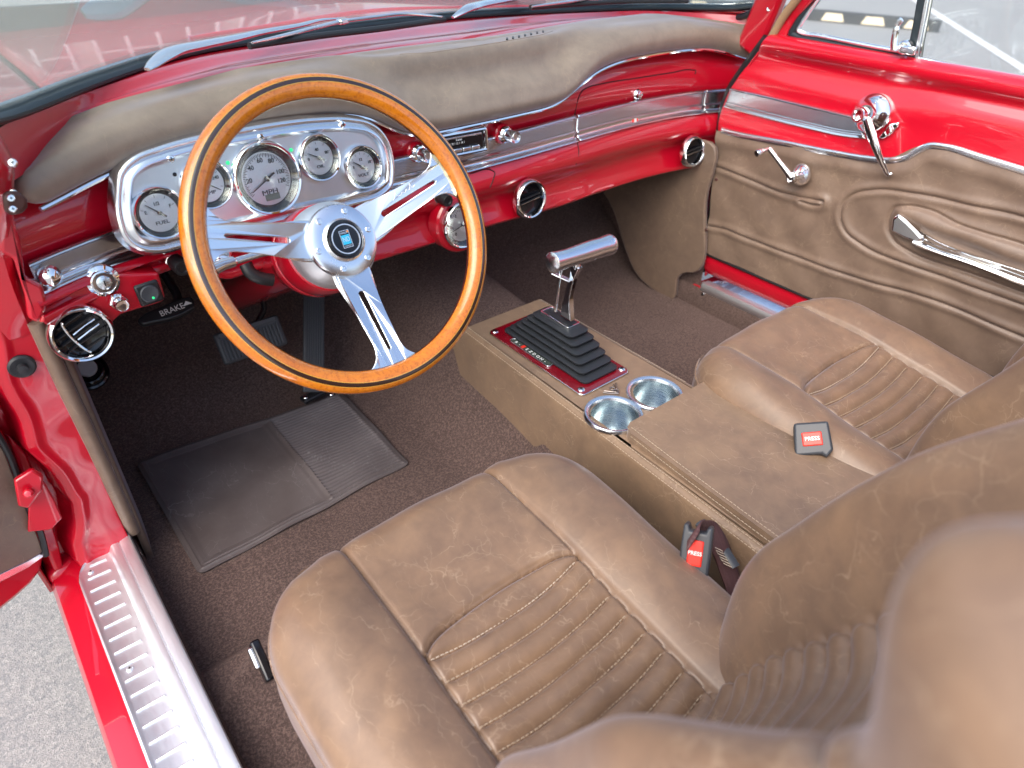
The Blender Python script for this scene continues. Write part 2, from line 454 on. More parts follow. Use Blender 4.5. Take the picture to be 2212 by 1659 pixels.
a = at(1383, 22, 'z', GZ); gline(a+np.array([1.5, 1.6, 0])*2, a+np.array([-.4, -.42, 0])*3, .11)
a = at(20, 20, 'z', GZ); gline(a+np.array([-3, -1.3, 0]), a+np.array([3, 1.3, 0]), .1)
# wheel stops with pale reflector blocks
CONC = M_('dark_wheel_stop', (.045, .05, .055), .8)
CREAM = M_('cream_reflector', (.72, .60, .42), .6)
def wheel_stop(c, ang, label):
    t = thing('wheel_stop', (c[0], c[1], GZ), label, 'wheel stop', 'wheel stops in the parking bays')
    M = Matrix.Translation((c[0], c[1], GZ+.002)) @ Matrix.Rotation(ang, 4, 'Z')
    pr = [(-.075, 0), (-.06, .10), (-.04, .115), (.04, .115), (.06, .10), (.075, 0)]
    mb = MB(); rows = []
    for x in np.linspace(-.9, .9, 10): rows.append([M @ Vector((x, p[0], p[1])) for p in pr])
    mb.grid(rows); b0 = 0; mb.f.append(tuple(range(6))); mb.f.append(tuple(9*6+k for k in range(6))[::-1])
    build('body', mb, CONC, t, smooth=0)
    for x in (-.68, -.25, .2, .66):
        mb = MB()
        for s in (-1, 1):
            vs = [(x-.13, s*.0765, .015), (x+.13, s*.0765, .015), (x+.09, s*.0655, .095), (x-.09, s*.0655, .095)]
            mb.add([v for v in vs]+[(v[0], v[1]+s*.004, v[2]) for v in vs], [(0, 1, 2, 3), (4, 7, 6, 5), (0, 4, 5, 1), (1, 5, 6, 2), (2, 6, 7, 3), (3, 7, 4, 0)], M)
        build('reflector', mb, CREAM, t, smooth=0)
a = at(1745, 42, 'z', GZ); b = at(1953, 62, 'z', GZ)
wheel_stop((a+b)/2, math.atan2(b[1]-a[1], b[0]-a[0]), 'black wheel stop with cream blocks seen through the small triangular side window')
c = at(1545, 28, 'z', GZ); wheel_stop(c+np.array([0.2, .1, 0]), math.atan2(b[1]-a[1], b[0]-a[0])+.1, 'black wheel stop with cream blocks seen through the right end of the windshield')

# carpeted floor: flat pan, toe board, transmission hump
def floor_z(x, y):
    z = 0.
    if y > .44: z += (y-.44)*.62*sm(.44, .60, y)+max(0, y-.62)*.55
    h = .17*math.exp(-((x-.06)/.17)**4)*sm(-.7, .1, y)
    if y > .15: h *= 1+.25*sm(.15, .6, y)
    z = max(z, h)+.25*min(z, h)
    if y < 0: z += .028*(1-sm(-.075, -.045, y))
    z += .0015*math.sin(x*23+y*17)+.001*math.sin(x*41-y*29)
    if -.71 < x < -.50:                       # wiring lump beside the seat
        d = abs((y+.135)-.05*math.sin((x+.69)*14)); z += .011*math.exp(-(d/.011)**2)
    return z
P = [[(x, y, floor_z(x, y)) for y in np.concatenate([np.linspace(-1.2, -.3, 14), np.linspace(-.28, .98, 130)])] for x in np.linspace(-.705, .80, 150)]
fl = MB(); fl.grid(P)
for xs in (-.7035, .7035): fl.grid([[(xs, y, -.01), (xs-.004*np.sign(xs), y, .03), (xs, y, .0575)] for y in np.linspace(-1.2, .24 if xs < 0 else .30, 20)])
fl.grid([[(.712, y, z) for z in (-.02, .03, .08, .14)] for y in np.linspace(.197, .34, 6)])
tag(build('floor', fl, CARP), 'dark brown cut pile carpet over the footwells', kind='structure')

# ================================================================== CAR BODY
car = thing('car', (0, .6, GZ), 'glossy red body shell with hood, cowl and pillars around the cabin', 'car')
# gasket curve (windshield base)
GK = spl([(-.83, -.10, .70), (-.76, .03, .70), (-.70, .135, .695), (-.662, .196, .685), (-.541, .328, .682), (-.383, .455, .682), (-.182, .512, .682), (.02, .545, .682), (.24, .548, .682), (.42, .515, .682), (.60, .45, .684), (.712, .375, .686), (.775, .30, .69), (.80, .24, .70)], 120)
def gk_y(x): return float(np.interp(x, GK[:, 0], GK[:, 1]))
# hood and fender
def hood_z(x, y):
    xx = (x-.06)/.66
    z = .694-.012*xx*xx
    z -= .055*((max(0, y-.35))/1.05)**1.6
    z -= .10*sm(1.28, 1.48, y)
    z += .012*math.exp(-((x-.06)/.2)**2)*sm(.5, .8, y)
    return z
P = []
for x in np.linspace(-.592, .71, 60):
    y0 = gk_y(x)+.045 if abs(x-.06) > .40 else gk_y(x)+.12
    P.append([(x, y, hood_z(x, y)) for y in np.linspace(y0, 1.52, 60)])
mb = MB(); mb.grid(P); build('hood', mb, RED, car, solid=.012, label='broad red hood with soft reflections')
P = []
for x in np.linspace(-.592, .71, 60):
    y1 = gk_y(x)+.045-.004 if abs(x-.06) > .40 else gk_y(x)+.116
    P.append([(x, y, hood_z(x, y)-.002) for y in np.linspace(gk_y(x)-.002, y1, 8)])
mb = MB(); mb.grid(P); build('cowl_panel', mb, RED, car, solid=.006)
for s, xe in ((-1, -.60), (1, .718)):
    P = []
    for k in np.linspace(0, 1, 26):
        x = xe+s*.21*k
        zz = -.03*k**2-.30*max(0, k-.55)**1.6
        ys = np.linspace(max(gk_y(x)-.01, .205) if abs(x) < .8 else .21, 1.52, 50)
        P.append([(x, y, hood_z(xe, y)+zz+.012*math.exp(-((k-.35)/.25)**2)) for y in ys])
    mb = MB(); mb.grid(P)
    ends = P[-1]; mb.grid([[p for p in ends], [(p[0]+s*.03, p[1], p[2]-.25) for p in ends], [(p[0]+s*.02, p[1], p[2]-.55) for p in ends]])
    build('fender', mb, RED, car, solid=.006)
# vent louvres on the cowl
for i in range(16):
    x = -.40+i*.016; y = gk_y(x)+.055
    mb = MB(); mb.box((0, 0, 0), (.0035, .035, .004), Matrix.Translation((x, y, hood_z(x, y)+.001)) @ Matrix.Rotation(-.5, 4, 'Z'))
    build('cowl_louvre', mb, RED, car, bevel=.001)
# gasket: dark rubber with a bright bead outside
mb = MB(); mb.tube([(p[0], p[1]+.002, p[2]+.005) for p in GK[::2]], .018, 14, sy=.42, up=(0, 0, 1)); build('windshield_gasket', mb, GASK, car)
mb = MB(); mb.tube([(p[0]-.012*(-1 if p[0] > .06 else 1)*.8, p[1]+.018, p[2]+.009) for p in GK[::2]], .0026, 8); build('windshield_bead', mb, CHR, car)
# windshield
P = []
for k in np.linspace(0, 1, 14):
    row = []
    for p in GK[::3]:
        cx = .06+(p[0]-.06)*(1-.16*k); row.append((cx, p[1]+.001-.46*k-.02*math.sin(math.pi*k)*0, p[2]+.006+.40*k))
    P.append(row)
mb = MB(); mb.grid(P); build('windshield', mb, GLS, car, solid=.004)
# inner cowl trim (red ridged strip under the glass, inside)
BT = []
for u, v in ((44, 329), (60, 315), (84, 300), (149, 266), (240, 232), (317, 211), (432, 182), (531, 156), (664, 126), (860, 100), (1064, 76), (1264, 42)):
    p = at(u, v, 'z', .684); q = atg(u, v, .016)
    if p[1] < q[1]+.030: p = np.array([q[0], q[1]+.030, q[2]-.0015])
    BT.append(p)
BX = [p[0] for p in BT]; BY = [p[1] for p in BT]; BZ = [p[2] for p in BT]
def pad_bz(x): return float(np.interp(x, BX+[.62, .80], BZ+[.682, .662]))
def pad_by(x):
    if x <= BX[-1]: return float(np.interp(x, BX, BY)) if x > BX[0] else BY[0]+(x-BX[0])*1.3
    return min(BY[-1]+.0*(x), 9) if x < BX[-1]+.05 else float(np.interp(x, [BX[-1]+.05, .60, .72, .80, .83], [BY[-1], .415, .335, .255, .225]))
P = []
for x in np.linspace(-.70, .80, 110):
    y0 = gk_y(x)-.012; y1 = min(pad_by(x)-.006, y0-.004); zb_ = pad_bz(x)-.004
    n = 9; row = []
    for k in range(n+1):
        t = k/n; y = y0+(y1-y0)*t
        z = .683+(zb_-.683)*t+[0, .001, .003, .001, -.002, -.003, .0, .001, -.001, -.006][k]*1.0
        row.append((x, y, z))
    P.append(row)
COWL = MB(); COWL.grid(P); build('cowl_trim', COWL, RED, car)
def screw(name, p, nrm, r, parent, mat=CHR):
    M = frame(p, nrm); mb = MB(); mb.lathe([(r, -.001), (r, .0006), (r*.8, .0016), (0.0001, .0018)], M, 16)
    o = build(name, mb, mat, parent)
    mb = MB(); mb.box((0, 0, .0016), (r*.9, r*.24, .0006), M); mb.box((0, 0, .0016), (r*.24, r*.9, .0006), M)
    build('screw_slot', mb, BLK, o, smooth=0); return o
for u, v in ((357, 222), (690, 144), (1018, 92), (1300, 53)):
    p = onto(COWL, u, v)
    if p is not None: screw('trim_screw', p, (0, -.1, 1), .0045, car)
q0 = onto(COWL, 640, 134); q1 = onto(COWL, 650, 156)
if q0 is not None and q1 is not None: mb = MB(); mb.tube([q0, q1], .0012, 6); build('trim_joint', mb, RED, car)

# left hinge pillar: door jamb facing rearwards
def poly3(pts, n, t, mat, name, parent, bevel=.0, smooth=35):
    """planar polygon of 3D points, thickened by t along -n"""
    n = Vector(n).normalized(); k = len(pts)
    vs = [Vector(p) for p in pts]+[Vector(p)-n*t for p in pts]
    mb = MB(); mb.add(vs, [tuple(range(k)), tuple(range(k, 2*k))[::-1]]+[(i, (i+1) % k, k+(i+1) % k, k+i) for i in range(k)])
    return build(name, mb, mat, parent, bevel=bevel, smooth=smooth)
JY = .20
# grid in (s across, z up) with pressed relief
P = []
for x in np.linspace(-.80, -.708, 50):
    row = []
    for z in np.linspace(.055, .70, 150):
        xe = ip(z, [(.05, -.780), (.10, -.775), (.17, -.752), (.22, -.760), (.28, -.770), (.40, -.765), (.5, -.745), (.62, -.74), (.7, -.74)])
        xe += .0022*math.sin(z*62)
        y = JY+.045*sm(xe+.002, xe-.013, x)
        y += .003*math.exp(-((x-xe-.012)/.006)**2)*-1
        y += .0006*math.sin(z*40+x*50)+.0004*math.sin(z*101-x*50)
        if z < .09: y -= (.09-z)*.25
        row.append((x, y, z))
    P.append(row)
mb = MB(); mb.grid(P); build('door_jamb', mb, RED, car, solid=.004)
# windlace + kick panel edge (leather)
wl = [(-.704, .197, .455), (-.7035, .199, .36), (-.701, .2, .26), (-.700, .203, .16), (-.699, .206, .066)]
mb = MB(); mb.tube(spl(wl, 30), [.009]*30, 12, sy=1.1); build('jamb_piping', mb, LEA_D, car)
# rubber stopper
p = at(47, 791, 'y', JY-.002); mb = MB(); M = frame(p, (0, -1, 0)); mb.lathe([(.0155, -.002), (.0155, .002), (.013, .004), (.006, .003), (.0055, .011), (.0001, .012)], M, 24)
build('jamb_stopper', mb, RUB, car)
# red flange between jamb and dash end
pts = [atp(u, v, (-.70, .165, .5), (0, -1, .05)) for u, v in ((0, 470), (30, 470), (45, 520), (55, 600), (92, 618), (102, 650), (100, 670), (84, 700), (62, 690), (55, 640), (30, 560), (0, 545))]
poly3(pts, (0, -1, .05), .02, RED, 'dash_end_flange', car, bevel=.004)
# left pillar foot going up to the windshield
P = []
for z, x0, x1, y0, y1 in ((.44, -.86, -.705, .205, .20), (.52, -.86, -.700, .20, .185), (.58, -.86, -.688, .18, .165), (.63, -.86, -.674, .15, .14), (.66, -.86, -.668, .12, .125), (.685, -.86, -.672, .085, .13), (.70, -.88, -.70, .03, .11)):
    row = [(x0, y0+.03, z), (x0*.5+x1*.5, y0, z), (x1-.025, y0*.5+y1*.5-.004, z), (x1-.008, y1, z), (x1, y1+.012, z), (x1+.004, y1+.04, z), (x1+.004, y1+.12, z)]
    P.append(row)
P = [spl(r, 30) for r in P]; P = [[P[j][i] for j in range(len(P))] for i in range(30)]; P = [spl(c, 30) for c in P]
mb = MB(); mb.grid(P); build('pillar_foot', mb, RED, car)
for u, v, yy in ((27, 352, .118), (28, 418, .13)):
    p = at(u, v, 'y', yy-.004)
    screw('pillar_screw', p, (-.15, -.8, .6), .0042, car)
mb = MB(); pts = [at(u, v, 'y', .112) for u, v in ((5, 418), (20, 410), (45, 415), (60, 432), (60, 448), (48, 462), (25, 465), (10, 458))]
o = poly3(pts, (0, -1, .3), .018, DBRN, 'hinge_cover', car, bevel=.004)
for u, v in ((24, 428), (28, 451)): screw('pillar_screw', at(u, v, 'y', .110), (0, -1, .3), .0036, car)
# door hinge low on the jamb
hg = [at(u, v, 'y', .17) for u, v in ((30, 1040), (70, 1015), (95, 1030), (92, 1060), (62, 1100), (40, 1095))]
poly3(hg, (0, -1, .2), .012, RED, 'door_hinge', car, bevel=.003)
hg = [at(u, v, 'y', .185) for u, v in ((62, 1085), (95, 1040), (118, 1080), (135, 1120), (110, 1145), (60, 1150))]
poly3(hg, (0, -1, .3), .006, RED, 'hinge_plate', car, bevel=.002)
mb = MB(); p = at(62, 1065, 'y', .165); mb.lathe([(.006, -.004), (.006, .004), (.004, .006), (.0001, .0065)], frame(p, (-.2, -.8, .5)), 16); build('hinge_pin', mb, RED, car)
mb = MB(); mb.box((-.81, .255, .12), (.03, .02, .2)); build('jamb_gap', mb, BLK, car)
# rocker and sill under the plates
for s, xi, xo in ((-1, -.705, -.789), (1, .705, .80)):
    P = []
    prof = [(xi, -.01), (xi, .058), (xo, .054), (xo+s*.008, .051), (xo+s*.030, .040), (xo+s*.036, .028), (xo+s*.038, .0), (xo+s*.030, -.06), (xo+s*.0, -.14)]
    for y in np.linspace(-1.6, .215 if s < 0 else .215, 30): P.append([(p[0], y, p[1]) for p in prof])
    mb = MB(); mb.grid(P); build('rocker', mb, RED, car)
# lower front quarter below the hinge (behind the front wheel)
mb = MB(); mb.box((-.80, .30, -.02), (.05, .19, .15)); build('lower_pillar', mb, RED, car, bevel=.015, seg=4)
# kick panels
P = []
for y in np.linspace(.205, .95, 20):
    P.append([(-.697+.012*math.sin(min(1, (y-.2)*6)*1.57), y, z) for z in np.linspace(-.02, .50, 14)])
mb = MB(); mb.grid(P); build('kick_panel', mb, LEA_D, car, solid=.01)
# right kick panel: bulged leather, cut out at the sill
pts = [(.208, .10), (.215, .30), (.222, .425), (.30, .425), (.62, .425), (.62, .25), (.52, .165), (.45, .07), (.40, .022), (.32, .0), (.255, .0), (.25, .075), (.235, .09)]
P2 = spl(pts, 70, closed=True)
o = poly3([(.683+.02*sm(.3, .6, p[0]), p[0], p[1]) for p in P2], (-1, 0, 0), .012, LEA_D, 'kick_panel', car, bevel=.003)
for u, v in ((1547, 388), (1525, 497)): screw('panel_screw', at(u, v, 'x', .682), (-1, 0, 0), .004, car, DBRN)
mb = MB(); mb.box((.79, .66, .25), (.02, .72, .6)); build('cabin_side', mb, CARP, car)
mb = MB(); mb.box((.05, .97, .30), (1.5, .02, .8)); build('firewall', mb, BLK, car)
# right windshield pillar + padding
def strip(name, pts, wdir, width, thick, mat, parent, bevel=.003):
    mb = MB(); wdir = Vector(wdir).normalized(); rows = []
    pts = [Vector(p) for p in pts]
    for i, p in enumerate(pts):
        t = (pts[min(i+1, len(pts)-1)]-pts[max(i-1, 0)]).normalized(); w_ = (wdir-t*wdir.dot(t)).normalized(); n = t.cross(w_)
        rows.append([p-w_*width/2-n*thick/2, p+w_*width/2-n*thick/2, p+w_*width/2+n*thick/2, p-w_*width/2+n*thick/2])
    mb.grid(rows, cv=True); mb.f.append((0, 1, 2, 3)); k = (len(rows)-1)*4; mb.f.append((k+3, k+2, k+1, k))
    return build(name, mb, mat, parent, bevel=bevel)
a0 = at(1632, 78, 'x', .755); a1 = at(1655, 25, 'x', .745); a2 = at(1690, -70, 'x', .72)
strip('windshield_pillar', spl([a0+(a0-a1)*.6, a0, a1, a2, a2+(a2-a1)*1.5], 20), (0, 1, .3), .062, .03, RED, car, .008)
b0 = at(1666, 82, 'x', .735); b1 = at(1690, 40, 'x', .73); b2 = at(1728, -10, 'x', .72)
mb = MB(); mb.tube(spl([b0, b1, b2, b2+(b2-b1)*2], 20), .0085, 12); build('pillar_windlace', mb, TANP, car)
c0 = at(1690, 80, 'x', .745); c1 = at(1712, 40, 'x', .745); c2 = at(1752, -10, 'x', .73)
strip('pillar_inner', spl([c0, c1, c2, c2+(c2-c1)*2], 20), (0, 1, .3), .022, .02, RED, car, .004)
screw('pillar_screw', at(1661, 19, 'x', .728), (-1, -.3, .2), .005, car)
mb = MB(); e0 = at(1602, 36, 'x', .775); e1 = at(1622, 28, 'x', .768); e2 = at(1648, -20, 'x', .75); mb.tube(spl([at(1560, 35, 'y', .34), e0, e1, e2, e2+(e2-e1)*2], 24), .007, 10); build('pillar_gasket', mb, GASK, car)

# ================================================================== DASHBOARD
dash = thing('dashboard', (.05, .25, .36), 'red metal dashboard with brown padded top and a ribbed chrome band', 'dashboard')
A_TAB = [(-.69, .588), (-.644, .592), (-.586, .604), (-.525, .613), (-.444, .617), (-.355, .623), (-.253, .623), (-.205, .615), (-.165, .597), (-.127, .573), (-.09, .566), (-.043, .565), (.10, .565), (.20, .565), (.235, .569), (.279, .588), (.33, .610), (.38, .620), (.444, .625), (.588, .627), (.682, .625), (.74, .612), (.81, .592)]
_ax = np.linspace(-.69, .81, 160); _az = np.array([ip(x, A_TAB) for x in _ax])
_az = np.convolve(np.pad(_az, 4, mode='edge'), np.array([1, 2, 4, 6, 7, 6, 4, 2, 1])/33., 'valid')
def Az(x): return float(np.interp(x, _ax, _az))
def cen(x): return sm(.62, .57, Az(x))         # 1 in the low middle part
# face: swept profile (yoff, z)
def bfx(x): return 1-.27*sm(-.40, -.66, x)
def face_prof(x):
    a = Az(x); lo = -.03
    if x < -.45: zb = .440
    elif x < -.20: zb = .42
    else: zb = .372-.012*sm(0, .3, x)
    if -.45 <= x < -.05: zb = .42+(.372-.42)*sm(-.40, -.22, x)
    if x < -.45: zb = .42+.045*sm(-.45, -.52, x)
    k = (.49-zb)/.13; fb_ = bfx(x); Z = lambda z: .534+(z-.534)*fb_
    k = (Z(.487)-zb)/.127
    rec = .03*(1-cen(x))
    pr = [(.03+rec, a+.03), (.012+rec, a+.012), (.004+rec*.8, a), (.000+rec*.35, a-.25*(a-.535)), (.0, .56), (.001, .54), (.003, .533), (.004, Z(.525)), (.004, Z(.51)), (.003, Z(.50)), (.0, Z(.492)), (-.010, Z(.488)),
          (-.026, Z(.487)-.12*k*.20), (-.029, Z(.487)-.13*k*.32), (-.023, Z(.487)-.13*k*.44), (-.014, Z(.487)-.13*k*.53), (-.012, Z(.487)-.13*k*.62), (-.016, Z(.487)-.13*k*.75), (-.024, zb+.010), (-.027, zb+.002), (-.024, zb-.002), (.0, zb-.003), (.03, zb)]
    return pr
P = []
for x in np.linspace(-.695, .80, 180):
    pr = spl(face_prof(x), 70); P.append([(x, g(x)+p[0], p[1]) for p in pr])
FACE = MB(); FACE.grid(P); build('face', FACE, RED, dash)

# pad
def pad_sec(x):
    a = Az(x); c = cen(x); gg = g(x)
    by = pad_by(x); bz = pad_bz(x); top = bz+.001-.004*c
    fb = .030+.012*c
    cy = min(gg+.035-.02*c, by-.014)
    pts = [(gg+.02, a+.004), (gg-.004, a-.001), (gg-.016, a+.001), (gg-fb*.85, a+.010), (gg-fb, a+.026-.004*c), (gg-fb*.78, a+.040+.004*c), (min(gg-fb*.2+.01*c, cy-.012), min(a+.054+.022*c, top-.006)), (cy, top-.001), (cy+.5*(by-cy), top+.0015), (max(by-.016, cy+.6*(by-cy)), bz+.001), (by-.002, bz-.002), (by, bz-.012)]
    return pts
def taper(x):                                   # round the two ends of the pad
    e = min((x+.672)/.03, (.815-x)/.04); e = min(max(e, 0), 1); return math.sqrt(1-(1-e)**2)
P = []
xs_ = np.concatenate([np.linspace(-.672, -.64, 14)[:-1], np.linspace(-.64, .775, 170), np.linspace(.775, .815, 14)[1:]])
for x in xs_:
    s = spl(pad_sec(x), 64); c = s.mean(0); t = .08+.92*taper(x)
    P.append([(x, c[0]+(p[0]-c[0])*t, c[1]+(p[1]-c[1])*t) for p in s])
PAD = MB(); PAD.grid(P); build('pad', PAD, LEA_P, dash)
mb = MB(); mb.tube([(x, g(x)-.016, Az(x)-.003) for x in np.linspace(-.655, .785, 170)], .0034, 8, up=(0, 1, 0)); build('pad_trim', mb, CHR, dash)
# speaker cover let into the pad top
sp = [onto(PAD, u, v, .0012) for u, v in ((862, 118), (900, 108), (960, 98), (1040, 90), (1120, 75), (1175, 67), (1196, 67), (1170, 76), (1080, 92), (1000, 104), (930, 114))]
mb = MB(); n = len(sp); mb.add([tuple(p) for p in sp]+[(p[0], p[1], p[2]-.004) for p in sp], [tuple(range(n)), tuple(range(n, 2*n))[::-1]]+[(i, (i+1) % n, n+(i+1) % n, n+i) for i in range(n)])
build('defroster_cover', mb, LEA_P, dash, bevel=.001)
for i in range(7):
    p = onto(PAD, 1095+i*13, 86-i*2.6, .0016); mb = MB(); mb.box((0, 0, 0), (.003, .016, .002), Matrix.Translation(tuple(p)) @ Matrix.Rotation(-.7, 4, 'Z')); build('vent_slot', mb, BLK, dash, smooth=0)

# ribbed chrome band
def band(x0, x1, name, n=60):
    pr = [(-.001, .534), (-.007, .533), (-.009, .530), (-.007, .527)]
    for k in range(8):
        z = .526-.0028*k; pr += [(-.0045, z), (-.0066, z-.0007), (-.0066, z-.0016), (-.0045, z-.0023)]
    pr += [(-.0065, .502), (-.010, .500), (-.010, .498), (-.0085, .495), (-.010, .491), (-.014, .4885), (-.019, .487), (-.020, .485), (-.015, .483)]
    P = [[(x, g(x)+p[0]-.0035, .534+(p[1]-.534)*bfx(x)) for p in pr] for x in np.linspace(x0, x1, n)]
    mb = MB(); mb.grid(P); return build(name, mb, RIB, dash, smooth=50, solid=.001)
band(-.688, -.56, 'chrome_band'); band(-.17, .296, 'chrome_band'); band(.300, .70, 'chrome_band'); band(.702, .785, 'chrome_band')
# raised medallion on the passenger band
mb = MB(); M = frame((.487, g(.487)-.0125, .494), (0, -1, .25)); mb.box((0, 0, 0), (.020, .011, .002), M); build('band_badge', mb, REDP, dash, bevel=.001)
mb = MB(); mb.box((.0, 0, .0012), (.007, .0112, .001), M); build('band_badge_stripe', mb, WHT, dash, smooth=0)
# rounded chrome tips
p = atg(108, 596, -.018); mb = MB(); mb.lathe([(.0001, .012), (.006, .011), (.011, .007), (.013, 0)], frame(p, (-.2, -1, .2)), 24); build('band_tip', mb, CHR, dash)
# glove box door seams
def seam(name, pts, off, mat, parent, r=.0013):
    P = [onto(FACE, u, v, .0002) for u, v in pts]; P = [p for p in P if p is not None]; mb = MB(); mb.tube(spl(P, max(12, len(P)*8)), r, 6); return build(name, mb, mat, parent)
SEAM = M_('seam_shadow_gap', (.05, .002, .004), .6)
seam('glovebox_seam', ((1244, 356), (1250, 325), (1247, 308), (1242, 290), (1240, 262), (1243, 238), (1250, 210), (1258, 196), (1272, 188), (1300, 181), (1380, 168), (1450, 157), (1495, 151), (1503, 153), (1501, 160)), -.0005, SEAM, dash)
seam('ashtray_seam', ((1016, 375), (1062, 368), (1068, 372), (1065, 388), (1058, 405)), -.0275, SEAM, dash, .0012)
def lathe_at(name, p, nrm, prof, mat, parent, n=40, **k):
    mb = MB(); mb.lathe(prof, frame(p, nrm), n); return build(name, mb, mat, parent, **k)
# glovebox lock
p = onto(FACE, 1375, 204); lk_ = lathe_at('glovebox_lock', p, (0, -1, .1), [(.0115, -.002), (.0115, .003), (.009, .006), (.0075, .006), (.0075, .012), (.006, .013), (.0001, .013)], CHR, dash)
mb = MB(); mb.box((0, 0, .0135), (.0015, .006, .0008), frame(p, (0, -1, .1))); build('key_slot', mb, BLK, lk_, smooth=0)

# lower left pod around the air vent and the switch tab
LY = .188
cont = [(92, 622), (100, 648), (96, 670), (84, 700), (106, 705), (118, 735), (140, 760), (172, 768), (205, 762), (228, 742), (238, 715), (246, 694), (262, 680), (300, 668), (330, 660), (357, 650), (357, 640), (346, 600), (344, 588), (250, 592), (150, 604)]
pts = [atp(u, v, (-.6, LY, .43), (0, -1, .12)) for u, v in cont]
poly3(pts, (0, -1, .12), .05, RED, 'lower_left_panel', dash, bevel=.004)
# bulge for the gauge right of the column
gp = atp(998, 484, (-.04, .232, .41), (0, -1, .1)); M = frame(gp, (0, -1, .1))
mb = MB(); mb.lathe([(.053, -.03), (.053, -.006), (.050, -.002), (.0001, -.002)], M, 48); build('gauge_pod', mb, RED, dash)
# knob escutcheon plates and small switches
def knob(name, u, v, y, r, L, mat, parent, label=None, base=None, tilt=(0.02, -1, .12)):
    p = at(u, v, 'y', y); M = frame(p, tilt)
    mb = MB(); mb.lathe([(r*1.0, -.002), (r, .003), (r*.7, .006), (r*.62, L*.45), (r*.9, L*.5), (r, L*.55), (r, L*.92), (r*.85, L), (r*.3, L*1.0), (.0001, L*.97)], M, 32)
    return build(name, mb, mat, parent, label=label)

# ---- radio with its two knobs
rad = thing('car_radio', atg(1000, 320), 'chrome framed car radio with black dial and five push keys', 'radio')
rg = g(-.02)-.016
M = frame((-.020, rg, .5375), (-.07, -1, .10))
def RM(x, y, z=0.): return M @ Vector((x, y, z))
ol = [(-.062, -.020), (-.066, -.012), (-.066, .022), (-.060, .028), (.056, .028), (.062, .022), (.062, -.012), (.058, -.020), (.052, -.026), (-.056, -.026)]
ol = [(-.062, -.022), (-.066, -.012), (-.066, .014), (-.060, .021), (.056, .021), (.062, .014), (.062, -.012), (.058, -.022)]
OO = rrect(-.064, .062, -.022, .021, .006); rws = []
for d, h in ((0, -.002), (0, .005), (.0015, .0078), (.004, .0085), (.0065, .0075), (.008, .004), (.0085, .001)): rws.append([M @ Vector((q[0], q[1], h)) for q in inset(OO, d)])
mb = MB(); mb.grid(rws, cv=True); build('faceplate', mb, CHR, rad)
mb = MB(); mb.box((-.002, -.001, .001), (.116, .034, .003), M); build('tuning_dial', mb, BLKG, rad, smooth=0)
mb = MB(); mb.box((-.002, .0105, .003), (.106, .0035, .003), M); build('upper_bar', mb, CHR2, rad, bevel=.001)
mb = MB(); text('', 'kww', .0065, M @ Matrix.Translation((.004, .0062, .0029)), WHT, mb); text('', 'l  10  l  12  l  14  l', .0052, M @ Matrix.Translation((0, .0005, .0029)), WHT, mb, sx=.8)
build('dial_print', mb, WHT, rad, smooth=0)
for k in range(5):
    mb = MB(); mb.box((-.040+k*.0187, -.0105, .006), (.0165, .0070, .006), M); build('push_key', mb, CHR2, rad, bevel=.0015)
for u, v, l in ((896, 328, 'left'), (1083, 288, 'right')):
    p = at(u, v, 'y', g(0)-.004); M2 = frame(p, (.03, -1, .05))
    mb = MB(); mb.lathe([(.019, -.01), (.018, .004), (.015, .007), (.0145, .009)], M2, 36); build('knob_boss', mb, RED, rad)
    mb = MB(); mb.lathe([(.0145, .006), (.0145, .014), (.012, .017), (.008, .018), (.008, .026)], M2, 36); kb = build('rear_knob', mb, CHR, rad)
    mb = MB(); mb.lathe([(.0105, .022), (.0108, .040), (.0095, .043), (.007, .042), (.005, .040), (.0001, .040)], M2, 36); build('front_knob', mb, CHR2, rad)

